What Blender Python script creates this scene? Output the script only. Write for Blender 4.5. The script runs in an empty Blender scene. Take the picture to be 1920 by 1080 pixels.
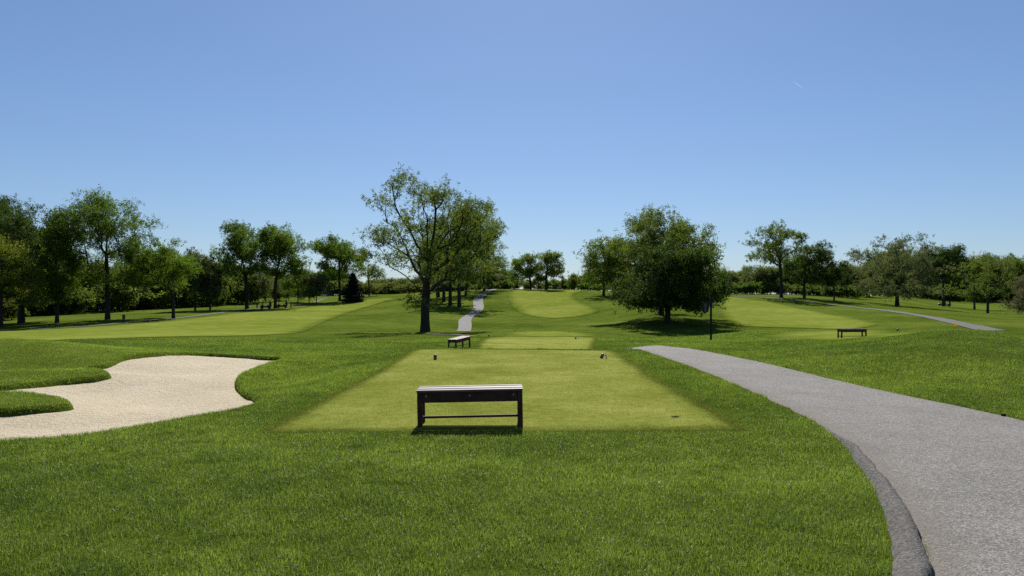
import bpy, bmesh, math, random
import numpy as np
from mathutils import Vector, Matrix
from mathutils.geometry import delaunay_2d_cdt
random.seed(7)
RNG = np.random.default_rng(7)
F, HZ, HC = 1371.0, 555.0, 1.62          # focal length in photo pixels, horizon row, eye height
SUN_EL, SUN_AZ = math.radians(43), math.radians(1.6)
SC = bpy.context.scene
COL = SC.collection

# ------------------------------------------------------------------ generic helpers
def tag(o, label=None, cat=None, group=None, kind=None):
    if label: o['label'] = label
    if cat: o['category'] = cat
    if group: o['group'] = group
    if kind: o['kind'] = kind
    return o

def empty(name, loc=(0, 0, 0), rz=0.0):
    o = bpy.data.objects.new(name, None)
    o.empty_display_size = 0.2
    COL.objects.link(o)
    o.location = loc
    o.rotation_euler = (0, 0, rz)
    return o

def link(name, me, mat=None, parent=None):
    o = bpy.data.objects.new(name, me)
    COL.objects.link(o)
    if mat is not None and len(me.materials) == 0:
        for m in (mat if isinstance(mat, (list, tuple)) else [mat]):
            me.materials.append(m)
    if parent is not None: o.parent = parent
    return o

def np_mesh(name, verts, faces, attr=None, smooth=False):
    """faces: (M,k) int array, or list of such arrays"""
    if not isinstance(faces, list): faces = [faces]
    faces = [np.asarray(f, np.int32) for f in faces if len(f)]
    me = bpy.data.meshes.new(name)
    me.vertices.add(len(verts))
    me.vertices.foreach_set('co', np.asarray(verts, np.float32).ravel())
    tot = np.concatenate([np.full(len(f), f.shape[1], np.int32) for f in faces])
    loops = np.concatenate([f.ravel() for f in faces]).astype(np.int32)
    start = np.concatenate([[0], np.cumsum(tot)[:-1]]).astype(np.int32)
    me.loops.add(len(loops)); me.loops.foreach_set('vertex_index', loops)
    me.polygons.add(len(tot))
    me.polygons.foreach_set('loop_start', start)
    if attr:
        for k, a in attr.items():
            at = me.attributes.new(k, 'FLOAT', 'POINT')
            at.data.foreach_set('value', np.asarray(a, np.float32))
    me.update(calc_edges=True)
    me.polygons.foreach_set('use_smooth', np.full(len(tot), smooth, bool))
    me.validate()
    return me

def bm_mesh(name, bm, bevel=0.0, smooth=False):
    if bevel:
        bmesh.ops.bevel(bm, geom=bm.edges[:], offset=bevel, segments=2, affect='EDGES', clamp_overlap=True)
    bmesh.ops.recalc_face_normals(bm, faces=bm.faces[:])
    me = bpy.data.meshes.new(name)
    bm.to_mesh(me); bm.free()
    if smooth:
        me.polygons.foreach_set('use_smooth', np.full(len(me.polygons), True, bool))
    return me

def add_box(bm, x0, x1, y0, y1, z0, z1, M=None):
    vs = [bm.verts.new((x, y, z)) for x in (x0, x1) for y in (y0, y1) for z in (z0, z1)]
    for f in ((0, 1, 3, 2), (4, 6, 7, 5), (0, 4, 5, 1), (2, 3, 7, 6), (0, 2, 6, 4), (1, 5, 7, 3)):
        bm.faces.new([vs[i] for i in f])
    if M is not None: bmesh.ops.transform(bm, matrix=M, verts=vs)
    return vs

def add_rod(bm, a, b, r, n=10, r2=None):
    a, b = Vector(a), Vector(b)
    d = (b - a)
    q = d.to_track_quat('Z', 'Y').to_matrix()
    r2 = r if r2 is None else r2
    A = [bm.verts.new(a + q @ Vector((r * math.cos(t), r * math.sin(t), 0))) for t in [2 * math.pi * i / n for i in range(n)]]
    B = [bm.verts.new(b + q @ Vector((r2 * math.cos(t), r2 * math.sin(t), 0))) for t in [2 * math.pi * i / n for i in range(n)]]
    for i in range(n): bm.faces.new((A[i], A[(i + 1) % n], B[(i + 1) % n], B[i]))
    bm.faces.new(A[::-1]); bm.faces.new(B)

def add_lathe(bm, prof, n=16, M=None):
    rings = []
    for r, z in prof:
        rings.append([bm.verts.new((r * math.cos(2 * math.pi * i / n), r * math.sin(2 * math.pi * i / n), z)) for i in range(n)])
    for a, b in zip(rings, rings[1:]):
        for i in range(n): bm.faces.new((a[i], a[(i + 1) % n], b[(i + 1) % n], b[i]))
    bm.faces.new(rings[0][::-1]); bm.faces.new(rings[-1])
    if M is not None: bmesh.ops.transform(bm, matrix=M, verts=[v for r in rings for v in r])

def copy_tree(o, parent=None):
    c = o.copy(); COL.objects.link(c); c.parent = parent
    for ch in [x for x in bpy.data.objects if x.parent == o]: copy_tree(ch, c)
    return c

# ------------------------------------------------------------------ materials
def new_mat(name):
    m = bpy.data.materials.new(name); m.use_nodes = True
    nt = m.node_tree
    for n in list(nt.nodes): nt.nodes.remove(n)
    out = nt.nodes.new('ShaderNodeOutputMaterial')
    return m, nt, out
def nd(nt, typ, **kw):
    n = nt.nodes.new(typ)
    for k, v in kw.items(): setattr(n, k, v)
    return n
def lk(nt, a, b): nt.links.new(a, b)
def pos_out(nt): return nd(nt, 'ShaderNodeNewGeometry').outputs['Position']
def noise(nt, vec, scale, detail=4.0, rough=0.55, out='Fac'):
    n = nd(nt, 'ShaderNodeTexNoise'); n.inputs['Scale'].default_value = scale
    n.inputs['Detail'].default_value = detail; n.inputs['Roughness'].default_value = rough
    lk(nt, vec, n.inputs['Vector']); return n.outputs[out]
def ramp(nt, fac, stops):
    r = nd(nt, 'ShaderNodeValToRGB')
    els = r.color_ramp.elements
    while len(els) < len(stops): els.new(0.5)
    for e, (p, c) in zip(els, stops):
        e.position = p; e.color = (*c, 1) if len(c) == 3 else c
    lk(nt, fac, r.inputs['Fac']); return r.outputs['Color']
def mixc(nt, fac, a, b, mode='MIX'):
    m = nd(nt, 'ShaderNodeMix', data_type='RGBA', blend_type=mode)
    for s, v in ((m.inputs['Factor'], fac), (m.inputs['A'], a), (m.inputs['B'], b)):
        if isinstance(v, (int, float)): s.default_value = v
        elif isinstance(v, tuple): s.default_value = (*v, 1)
        else: lk(nt, v, s)
    return m.outputs['Result']
def mathn(nt, op, a, b=0.0, c=None):
    m = nd(nt, 'ShaderNodeMath', operation=op)
    for i, v in enumerate((a, b, c)):
        if v is None: continue
        if isinstance(v, (int, float)): m.inputs[i].default_value = v
        else: lk(nt, v, m.inputs[i])
    return m.outputs[0]
def bumpn(nt, h, strength, dist):
    b = nd(nt, 'ShaderNodeBump'); b.inputs['Strength'].default_value = strength; b.inputs['Distance'].default_value = dist
    lk(nt, h, b.inputs['Height']); return b.outputs['Normal']
def principled(nt, out, base, rough=0.6, spec=0.5, normal=None, metal=0.0):
    p = nd(nt, 'ShaderNodeBsdfPrincipled')
    if isinstance(base, tuple): p.inputs['Base Color'].default_value = (*base, 1)
    else: lk(nt, base, p.inputs['Base Color'])
    if isinstance(rough, (int, float)): p.inputs['Roughness'].default_value = rough
    else: lk(nt, rough, p.inputs['Roughness'])
    p.inputs['Specular IOR Level'].default_value = spec
    p.inputs['Metallic'].default_value = metal
    if normal is not None: lk(nt, normal, p.inputs['Normal'])
    if out is not None: lk(nt, p.outputs[0], out.inputs['Surface'])
    return p
def simple(name, base, rough=0.6, spec=0.4, var=0.25, scale=6.0, metal=0.0, bump=0.0):
    m, nt, out = new_mat(name)
    tc = nd(nt, 'ShaderNodeTexCoord').outputs['Object']
    n = noise(nt, tc, scale)
    lo = tuple(c * (1 - var) for c in base); hi = tuple(min(1, c * (1 + var)) for c in base)
    c = ramp(nt, n, [(0.3, lo), (0.7, hi)])
    nm = bumpn(nt, noise(nt, tc, scale * 6), bump, 0.01) if bump else None
    principled(nt, out, c, rough, spec, nm, metal)
    return m
def turf(name, stops, mott, fine=60.0, bump=0.5, bd=0.02, edge=0):
    """mown grass: three scales of patchiness over one colour family"""
    m, nt, out = new_mat(name)
    P = pos_out(nt)
    big = noise(nt, P, 0.05, 4.0, 0.6)
    mid = noise(nt, P, 0.55, 5.0, 0.65)
    fin = noise(nt, P, 7.0, 6.0, 0.7)
    fin2 = noise(nt, P, fine, 3.0, 0.7)
    f = mathn(nt, 'ADD', mathn(nt, 'MULTIPLY', big, mott[0]), mathn(nt, 'MULTIPLY', mid, mott[1]))
    f = mathn(nt, 'ADD', f, mathn(nt, 'MULTIPLY', fin, mott[2]))
    f = mathn(nt, 'ADD', f, mathn(nt, 'MULTIPLY', fin2, mott[3]))
    c = ramp(nt, f, stops)
    h = mathn(nt, 'ADD', fin2, mathn(nt, 'MULTIPLY', fin, 1.5))
    if edge:                                                            # longer collar grass creeps over the mown edge
        e = nd(nt, 'ShaderNodeAttribute', attribute_name='e').outputs['Fac']
        k = mathn(nt, 'ADD', mathn(nt, 'DIVIDE', e, edge), mathn(nt, 'MULTIPLY', mathn(nt, 'SUBTRACT', noise(nt, P, 2.2 / edge, 4, .65), .5), 1.6))
        kc = nd(nt, 'ShaderNodeClamp'); lk(nt, k, kc.inputs['Value'])
        c = mixc(nt, kc.outputs[0], ramp(nt, f, ROUGH), c)
    df = nd(nt, 'ShaderNodeBsdfDiffuse'); lk(nt, c, df.inputs['Color']); lk(nt, bumpn(nt, h, bump, bd), df.inputs['Normal'])
    lk(nt, df.outputs[0], out.inputs['Surface'])
    return m
def leafmat(name, lo, hi, trans=0.5, tcol=None, rough=0.65, spec=0.1):
    m, nt, out = new_mat(name)
    at = nd(nt, 'ShaderNodeAttribute', attribute_name='v').outputs['Fac']
    c = ramp(nt, at, [(0.0, lo), (1.0, hi)])
    p = principled(nt, None, c, rough, spec)
    t = nd(nt, 'ShaderNodeBsdfTranslucent')
    tc = tcol or (1.2, 1.4, 0.6)
    tm = mixc(nt, 1.0, c, tc, 'MULTIPLY')
    lk(nt, tm, t.inputs['Color'])
    mx = nd(nt, 'ShaderNodeMixShader'); mx.inputs['Fac'].default_value = trans
    lk(nt, p.outputs[0], mx.inputs[1]); lk(nt, t.outputs[0], mx.inputs[2])
    lk(nt, mx.outputs[0], out.inputs['Surface'])
    return m

M = {}
ROUGH = [(0.46, (.046, .072, .009)), (0.55, (.082, .116, .016)), (0.65, (.130, .158, .030))]
M['rough'] = turf('rough turf', ROUGH, (.35, .3, .2, .25), 45.0, 0.9, 0.05)
M['fairway'] = turf('fairway turf', [(0.44, (.108, .138, .018)), (0.525, (.146, .178, .028)), (0.61, (.198, .222, .048))], (.35, .35, .2, .15), 40.0, 0.3, 0.015, 2.2)
M['tee'] = turf('tee turf', [(0.46, (.120, .142, .024)), (0.55, (.182, .205, .040)), (0.64, (.262, .270, .075))], (.15, .4, .25, .3), 120.0, 0.5, 0.01, .34)
def sand_mat():
    m, nt, out = new_mat('bunker sand'); P = pos_out(nt)
    a = noise(nt, P, 0.7, 5, .6); b = noise(nt, P, 28, 4, .7); c3 = noise(nt, P, 8, 5, .7)
    f = mathn(nt, 'ADD', mathn(nt, 'MULTIPLY', a, .35), mathn(nt, 'ADD', mathn(nt, 'MULTIPLY', b, .45), mathn(nt, 'MULTIPLY', c3, .25)))
    c = ramp(nt, f, [(.30, (.26, .21, .14)), (.45, (.455, .388, .272)), (.7, (.575, .505, .37))])
    g = noise(nt, P, 75, 2, .6); gm = nd(nt, 'ShaderNodeClamp'); lk(nt, mathn(nt, 'MULTIPLY', mathn(nt, 'SUBTRACT', g, .60), 7.0), gm.inputs['Value'])
    c = mixc(nt, mathn(nt, 'MULTIPLY', gm.outputs[0], .55), c, (.20, .16, .105))
    h = mathn(nt, 'ADD', mathn(nt, 'MULTIPLY', c3, 1.8), b)
    principled(nt, out, c, .9, .1, bumpn(nt, h, .8, .05)); return m
M['sand'] = sand_mat()
def asphalt_mat(name, lo, hi, edge=False):
    m, nt, out = new_mat(name); P = pos_out(nt)
    a = noise(nt, P, 1.1, 5, .6); b = noise(nt, P, 95, 3, .8); v = nd(nt, 'ShaderNodeTexVoronoi'); v.inputs['Scale'].default_value = 70
    lk(nt, P, v.inputs['Vector'])
    f = mathn(nt, 'ADD', mathn(nt, 'MULTIPLY', a, .35), mathn(nt, 'ADD', mathn(nt, 'MULTIPLY', b, .4), mathn(nt, 'MULTIPLY', v.outputs['Distance'], .35)))
    c = ramp(nt, f, [(.25, lo), (.7, hi)])
    st = nd(nt, 'ShaderNodeTexVoronoi'); st.inputs['Scale'].default_value = 55; lk(nt, P, st.inputs['Vector'])
    sg = ramp(nt, st.outputs['Color'], [(.25, (.45, .45, .45)), (.6, (1, 1, 1)), (.85, (1.6, 1.56, 1.5))])
    c = mixc(nt, .5, c, sg, 'MULTIPLY')
    if edge:
        at = nd(nt, 'ShaderNodeAttribute', attribute_name='v').outputs['Fac']
        k = mathn(nt, 'MULTIPLY', mathn(nt, 'SUBTRACT', mathn(nt, 'ADD', at, mathn(nt, 'MULTIPLY', noise(nt, P, 9, 4, .6), .9)), .75), 2.2)
        k2 = nd(nt, 'ShaderNodeClamp'); lk(nt, k, k2.inputs['Value'])
        c = mixc(nt, mathn(nt, 'MULTIPLY', k2.outputs[0], .55), c, (.17, .15, .122))
        # hairline cracks
        v2 = nd(nt, 'ShaderNodeTexVoronoi', feature='DISTANCE_TO_EDGE'); v2.inputs['Scale'].default_value = .42
        wv = mixc(nt, .12, P, noise(nt, P, 3.0, 5, .6, 'Color'), 'ADD')
        lk(nt, wv, v2.inputs['Vector'])
        cr = mathn(nt, 'LESS_THAN', v2.outputs['Distance'], .004)
        cr = mathn(nt, 'MULTIPLY', cr, mathn(nt, 'GREATER_THAN', noise(nt, P, .6, 2, .5), .52))
        c = mixc(nt, mathn(nt, 'MULTIPLY', cr, .12), c, (.06, .06, .06))
    principled(nt, out, c, .85, .08, bumpn(nt, mathn(nt, 'ADD', b, v.outputs['Distance']), .7, .012)); return m
M['asphalt'] = asphalt_mat('asphalt path', (.108, .104, .098), (.255, .244, .229), True)
M['path'] = asphalt_mat('pale path', (.125, .122, .119), (.19, .185, .18))
M['lane'] = asphalt_mat('grey lane', (.085, .083, .082), (.135, .132, .130))
M['kerb'] = asphalt_mat('kerb asphalt', (.050, .047, .044), (.150, .143, .134))
M['soil'] = simple('bare soil', (.075, .065, .030), .95, .1, .4, 30)
M['blade'] = leafmat('rough grass blades', (.050, .088, .018), (.255, .325, .072), .52, (1.22, 1.3, .6), .45, .35)
M['tblade'] = leafmat('tee grass blades', (.088, .112, .018), (.29, .30, .082), .4, (1.2, 1.15, .7), .6, .15)
M['bark'] = simple('bark', (.035, .028, .024), .9, .15, .45, 3.0, 0, .6)
M['bark_pale'] = simple('pale bark', (.16, .14, .12), .9, .15, .4, 3.0, 0, .5)
M['leaf'] = leafmat('leaves mid green', (.038, .068, .011), (.160, .212, .038), .5)
M['leaf_dark'] = leafmat('leaves deep green', (.020, .041, .009), (.096, .136, .027), .35)
M['leaf_yel'] = leafmat('leaves yellow green', (.070, .090, .012), (.23, .235, .045), .5)
M['leaf_pale'] = leafmat('leaves silver green', (.060, .080, .034), (.165, .190, .088), .45, (1.3, 1.3, .8))
M['leaf_olive'] = leafmat('leaves olive', (.044, .064, .015), (.180, .205, .052), .5)
M['leaf_spring'] = leafmat('leaves spring green', (.042, .074, .008), (.160, .215, .030), .5)
M['leaf_far_haze'] = leafmat('leaves far wood', (.060, .082, .030), (.165, .190, .072), .45, (1.3, 1.3, .7))  # leaf colour paled to stand in for distance haze
M['blossom'] = leafmat('leaves with cream blossom', (.035, .048, .018), (.22, .205, .115), .45, (1.1, 1.1, .9))
M['needle'] = leafmat('dark needles', (.006, .011, .010), (.014, .022, .016), .1)
M['frame'] = simple('dark stained wood', (.060, .025, .019), .7, .2, .4, 9.0, 0, .3)
def slat_mat():
    m, nt, out = new_mat('weathered slat wood')
    tc = nd(nt, 'ShaderNodeTexCoord').outputs['Object']
    mp = nd(nt, 'ShaderNodeMapping'); mp.inputs['Scale'].default_value = (2.2, 45, 20); lk(nt, tc, mp.inputs['Vector'])
    n = noise(nt, mp.outputs[0], 1.0, 6, .65)
    c = ramp(nt, n, [(.3, (.055, .030, .026)), (.6, (.15, .10, .09)), (.8, (.24, .18, .165))])
    principled(nt, out, c, .45, .35, bumpn(nt, n, .35, .004)); return m
M['slat'] = slat_mat()
M['bolt'] = simple('steel bolt', (.28, .28, .29), .35, .5, .2, 20, 1.0)
M['black'] = simple('black paint', (.012, .012, .014), .65, .25, .3, 12)
M['marker'] = simple('dark marker plastic', (.012, .016, .020), .35, .5, .3, 30)
M['greyface'] = simple('grey marker face', (.10, .11, .115), .5, .4, .2, 30)
M['white'] = simple('white paint', (.72, .72, .68), .5, .4, .08, 8)
M['signink'] = simple('grey sign lettering', (.22, .22, .24), .5, .4, .1, 8)
M['stake'] = simple('green stake', (.06, .08, .04), .6, .3, .2, 20)
M['yellow'] = leafmat('yellow fabric', (.92, .66, .03), (.95, .72, .05), .5, (1, 1, 1), .6, .2)
M['cart_dark'] = simple('dark cart paint', (.006, .007, .009), .5, .25, .2, 5)
M['cart_white'] = simple('white cart paint', (.70, .70, .66), .35, .5, .06, 5)
M['rubber'] = simple('tyre rubber', (.02, .02, .02), .85, .2, .2, 20)
M['vinyl'] = simple('beige vinyl', (.30, .27, .22), .6, .3, .1, 10)
M['glass'] = simple('tinted windscreen', (.05, .06, .06), .1, .5, .1, 3)
M['bag'] = simple('golf bag cloth', (.03, .04, .08), .7, .3, .2, 10)
M['skin'] = simple('skin', (.42, .25, .17), .55, .35, .08, 10)
M['hair'] = simple('dark hair', (.03, .02, .015), .7, .3, .2, 30)
M['cloth_black'] = simple('black cloth', (.015, .015, .018), .85, .15, .3, 20)
M['cloth_navy'] = simple('navy cloth', (.02, .025, .045), .85, .15, .3, 20)
M['cloth_grey'] = simple('grey cloth', (.15, .15, .16), .85, .15, .2, 20)
M['cloth_khaki'] = simple('khaki cloth', (.22, .18, .12), .85, .15, .2, 20)
M['bin'] = simple('grey bin plastic', (.10, .11, .11), .6, .3, .2, 8)
M['cable'] = simple('grey cable', (.12, .12, .13), .6, .3, .1, 1)

# ------------------------------------------------------------------ terrain
def pchip(x, y, xq):
    x = np.asarray(x, float); y = np.asarray(y, float); h = np.diff(x)
    dl = (np.diff(y, axis=0).T / h).T
    d = np.zeros_like(y)
    a, b = dl[:-1], dl[1:]
    with np.errstate(divide='ignore', invalid='ignore'):
        hm = 2 * a * b / (a + b)
    d[1:-1] = np.where(a * b > 0, hm, 0.0)
    d[0], d[-1] = dl[0] * .5, dl[-1] * .5
    xq = np.clip(xq, x[0], x[-1])
    i = np.clip(np.searchsorted(x, xq, side='right') - 1, 0, len(x) - 2)
    t = (xq - x[i]) / h[i]; hh = h[i]
    if y.ndim > 1: t = t[:, None]; hh = hh[:, None]
    return ((2 * t**3 - 3 * t**2 + 1) * y[i] + (t**3 - 2 * t**2 + t) * hh * d[i]
            + (-2 * t**3 + 3 * t**2) * y[i + 1] + (t**3 - t**2) * hh * d[i + 1])
PROF = {
 -600: [(8, 0), (14, -.1), (22, .05), (30, -.5), (45, -1.6), (60, -2.2), (95, -3.0), (130, -3.2), (200, -3), (300, -2), (450, -1)],
 0: [(8, 0), (12, -.12), (18, -.08), (22, .12), (24, .1), (30, -.5), (45, -1.6), (60, -2.1), (95, -2.88), (110, -2.95), (130, -2.9), (200, -2.5), (300, -1), (450, 0)],
 200: [(8, 0), (15, -.2), (22, -.1), (26, -.2), (34, -.65), (45, -1.3), (60, -1.95), (95, -2.6), (120, -2.3), (140, -2.2), (200, -2), (300, -1), (450, 0)],
 450: [(8, 0), (12, -.1), (18, -.22), (24, -.28), (30, -.45), (45, -1.17), (65, -2.0), (95, -2.5), (120, -2.3), (165, -1.75), (190, -1.4), (300, .5), (450, 1)],
 650: [(8, 0), (12, 0), (16, -.05), (22, -.2), (30, -.5), (45, -1.2), (62, -1.9), (100, -2.5), (150, -2.2), (195, -1.2), (230, .28), (280, 1.3), (320, 2), (400, 1.5), (450, 1)],
 800: [(8, 0), (22, 0), (24.5, -.38), (27, -.48), (30, -.54), (46, -1.0), (56, -1.5), (66, -1.85), (76, -2.5), (88, -2.68), (125, -2.5), (160, -1.3), (195, .2), (235, 2.1), (260, 2.95), (350, 2.5), (450, 1.5)],
 960: [(8, 0), (22, 0), (24, -.4), (27, -.60), (30, -.64), (48, -1.0), (55, -1.6), (62, -2.0), (80, -2.2), (90, -2.75), (115, -3.0), (140, -2.6), (171, -.9), (210, 2.4), (235, 3.6), (250, 3.9), (280, 4.0), (350, 3), (450, 2)],
 1120: [(8, 0), (22, 0), (24.5, -.35), (28, -.66), (48, -1.02), (56, -1.7), (64, -2.1), (80, -2.3), (90, -2.8), (115, -2.7), (140, -2.0), (171, -.4), (210, 1.9), (235, 3.0), (250, 3.4), (280, 3.6), (350, 3), (450, 2)],
 1250: [(8, 0), (21, 0), (26, -.12), (36, -.78), (48, -1.05), (56, -1.9), (70, -2.9), (82, -3.0), (100, -2.03), (130, -.9), (170, .5), (215, 2.0), (260, 2.5), (350, 2.5), (450, 2)],
 1450: [(8, 0), (14, 0), (21, .05), (30, -.35), (36, -.5), (46, -.55), (55, -1.6), (75, -2.7), (95, -2.7), (130, -1.7), (165, -.2), (190, 1.2), (220, 2.0), (260, 2.2), (450, 2)],
 1680: [(8, 0), (11, 0), (13.5, .02), (18, .20), (23, .36), (26, .3), (30, -.05), (36, -.4), (48, -.62), (56, -1.6), (75, -2.3), (90, -2.2), (120, -1.7), (145, -1.34), (200, -1.0), (250, .2), (300, 1.2), (450, 1.5)],
 1780: [(8, 0), (11, 0), (13.5, .05), (18, .34), (22, .57), (24.5, .50), (30, .05), (36, -.35), (48, -.9), (60, -1.5), (75, -1.9), (95, -1.85), (140, -1.9), (200, -2.0), (290, -2.6), (340, -2.2), (400, -.6), (450, .5)],
 1870: [(8, 0), (11, 0), (13, .05), (18, .30), (21.5, .55), (24, .44), (28, -.0), (40, -.9), (60, -1.6), (75, -1.8), (95, -1.9), (130, -2.5), (196, -2.95), (290, -3.6), (340, -3.0), (400, -1.5), (450, 0)],
 1960: [(8, 0), (11, 0), (18, .12), (22, .10), (28, -.2), (40, -1.0), (60, -1.7), (95, -2.1), (130, -2.6), (196, -3.0), (290, -3.6), (400, -1.5), (450, 0)],
 2300: [(8, 0), (12, .03), (18, .0), (22, -.05), (28, -.3), (40, -1.0), (60, -1.7), (95, -2.2), (130, -2.8), (196, -3.2), (290, -3.6), (400, -1.5), (450, 0)],
}
_px = sorted(PROF)
_lg = np.linspace(math.log(2.0), math.log(700.0), 500)
_dg = np.exp(_lg)
_tab = np.stack([pchip([0.5, 4] + [q[0] for q in PROF[p]] + [700], [0, 0] + [q[1] for q in PROF[p]] + [0.2], _dg) for p in _px])
_pg = np.arange(-600, 2301, 10.0)
TAB = pchip(_px, _tab, _pg)
def sstep(a, b, x):
    t = np.clip((x - a) / (b - a), 0, 1); return t * t * (3 - 2 * t)
def vnoise(x, y, s, seed=0):
    """cheap smooth value noise, 0..1"""
    x = np.asarray(x) * s + seed * 17.3; y = np.asarray(y) * s + seed * 9.1
    xi, yi = np.floor(x), np.floor(y); fx, fy = x - xi, y - yi
    fx = fx * fx * (3 - 2 * fx); fy = fy * fy * (3 - 2 * fy)
    def h(a, b):
        v = np.sin(a * 127.1 + b * 311.7 + seed * 74.7) * 43758.5453
        return v - np.floor(v)
    return (h(xi, yi) * (1 - fx) + h(xi + 1, yi) * fx) * (1 - fy) + (h(xi, yi + 1) * (1 - fx) + h(xi + 1, yi + 1) * fx) * fy
HUMPS = [(-13.8, 21.5, 4.5, 2.6, .22), (-11.3, 17.6, 3.5, 1.2, -.12), (-9.2, 16.6, 2.6, 1.3, .16), (-8.6, 11.3, 1.8, .8, .12), (-4.9, 16.5, 1.0, 3.5, -.16), (-2.2, 6.4, 1.6, 1.0, .05), (11.5, 16.5, 3.0, 2.5, .14), (9.5, 25, 3, 2.5, -.15),
         (-9, 36, 6, 3, .25), (-21, 34, 8, 3, .3), (10, 31, 4, 3, .15)]
def gz(X, Y):
    X = np.asarray(X, float); Y = np.asarray(Y, float)
    r = np.hypot(X, Y) + 1e-6
    UM = 0.975
    Yp = np.maximum(Y, 1e-3)
    u = np.clip(X / Yp, -UM * 1.15, UM)
    d = np.where(np.abs(X) < UM * Yp, Yp, r / math.hypot(1, UM))
    p = np.clip(960 + F * u, -600, 2299.9)
    fi = (p + 600) / 10.0; i = np.clip(fi.astype(int), 0, len(_pg) - 2); a = fi - i
    ld = np.log(np.clip(d, 2.01, 699.0)); fj = (ld - _lg[0]) / (_lg[1] - _lg[0]); j = np.clip(fj.astype(int), 0, 498); b = fj - j
    z = (TAB[i, j] * (1 - b) + TAB[i, j + 1] * b) * (1 - a) + (TAB[i + 1, j] * (1 - b) + TAB[i + 1, j + 1] * b) * a
    z = z * sstep(-0.25, 0.35, Y / r)
    for cx, cy, sx, sy, h in HUMPS: z = z + h * np.exp(-((X - cx) / sx)**2 - ((Y - cy) / sy)**2)
    # small natural unevenness
    z = z + (vnoise(X, Y, .22, 1) - .5) * .05 * sstep(3, 10, r) + (vnoise(X, Y, .06, 2) - .5) * .25 * sstep(90, 200, r)
    return z
def lip(sb): return .03 * np.exp(-(np.clip(sb - .05, 0, 9) / .6)**2) * sstep(-.08, .05, sb) - .34 * sstep(-.03, .24, -sb)
def gz1(x, y): return float(gz(np.array([x]), np.array([y]))[0])
def hit(px, py, dmin=3.0, dmax=650.0):
    """first ground point seen along a sight line"""
    d = np.exp(np.linspace(math.log(dmin), math.log(dmax), 4000))
    X = (px - 960) / F * d
    y = HZ - F * (gz(X, d) - HC) / d
    k = np.argmax(y <= py) if (y <= py).any() else int(np.argmin(y))
    return (float(X[k]), float(d[k]))
def P3(px, d):
    x = (px - 960) / F * d
    return Vector((x, d, gz1(x, d)))
def chaikin(p, n=2, closed=True):
    p = np.asarray(p, float)
    for _ in range(n):
        q = np.roll(p, -1, 0) if closed else p[1:]
        b = p if closed else p[:-1]
        r = np.empty((2 * len(b), 2)); r[0::2] = b * .75 + q * .25; r[1::2] = b * .25 + q * .75
        p = r if closed else np.vstack([p[:1], r, p[-1:]])
    return p
def sdf(X, Y, poly):
    """signed distance, negative inside"""
    P = np.stack([np.ravel(X), np.ravel(Y)], 1); A = np.asarray(poly); B = np.roll(A, -1, 0)
    out = np.full(len(P), 1e9); ins = np.zeros(len(P), bool)
    lo, hi = A.min(0) - 1.5, A.max(0) + 1.5
    near = np.nonzero(((P > lo) & (P < hi)).all(1))[0]
    Q = P[near]; dm = np.full(len(Q), 1e9); wn = np.zeros(len(Q), bool)
    for a, b in zip(A, B):
        e = b - a; L = e @ e + 1e-12
        t = np.clip(((Q - a) @ e) / L, 0, 1)
        dd = Q - a - t[:, None] * e
        dm = np.minimum(dm, (dd * dd).sum(1))
        c = (a[1] > Q[:, 1]) != (b[1] > Q[:, 1])
        if abs(e[1]) > 1e-12:
            wn ^= c & (Q[:, 0] < e[0] * (Q[:, 1] - a[1]) / e[1] + a[0])
    out[near] = np.where(wn, -np.sqrt(dm), np.sqrt(dm))
    return out.reshape(np.shape(X))

# outlines, all in metres on the ground
bunk_px = [(-160, 838), (0, 830), (100, 825), (200, 813), (300, 795), (400, 777), (462, 765), (492, 752), (476, 743), (453, 733), (442, 716),
           (450, 702), (480, 688), (542, 672), (500, 670.5), (430, 666), (370, 663), (330, 662.5), (270, 665), (228, 670), (213, 680), (195, 687), (150, 691),
           (197, 696), (207, 702), (190, 708), (120, 713), (60, 720), (0, 727), (-120, 730), (-120, 736), (0, 737), (60, 738), (104, 746), (138, 757),
           (110, 762), (50, 768), (0, 770), (-160, 773)]
BUNK = chaikin([hit(*p) for p in bunk_px], 2)
PATH_L = np.array([(-8, -7), (-3, -2.7), (0, -.6), (2, 1.05), (3, 1.72), (4.23, 2.42), (4.99, 2.76), (5.74, 3.05), (6.65, 3.32), (7.68, 3.585), (8.32, 3.70), (9.07, 3.82),
                   (10.6, 3.95), (12.8, 4.08), (15.8, 4.08), (18.1, 4.03), (20.75, 3.95), (24.5, 3.86), (27, 3.75), (31, 3.2)])[:, ::-1]
PATH_R = np.array([(-10, -3), (-3, 1), (0, 3.2), (2, 4.5), (4, 5.5), (6, 6.2), (8, 6.58), (9.5, 6.65), (10.5, 6.6), (11.45, 6.48), (12.5, 6.37), (13.5, 6.27), (14.65, 6.19), (16.3, 6.08), (17.8, 6.0),
                   (20.8, 5.68), (23.1, 5.54), (26.1, 5.45), (31, 5.1)])[:, ::-1]
def resample(p, n):
    p = chaikin(p, 2, False)
    s = np.concatenate([[0], np.cumsum(np.hypot(*np.diff(p, axis=0).T))]); s /= s[-1]
    t = np.linspace(0, 1, n); return np.stack([np.interp(t, s, p[:, 0]), np.interp(t, s, p[:, 1])], 1)
def by_y(p, ys):
    p = chaikin(p, 2, False); o = np.argsort(p[:, 1]); return np.interp(ys, p[o, 1], p[o, 0])
YS = np.concatenate([np.linspace(-8, 3, 40), np.linspace(3.05, 31, 500)])
XL, XR = by_y(PATH_L, YS), by_y(PATH_R, YS)
XL = XL + (vnoise(YS, YS * 0, 2.5, 3) - .5) * .05; XR = XR + (vnoise(YS, YS * 0, 2.2, 4) - .5) * .045
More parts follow.
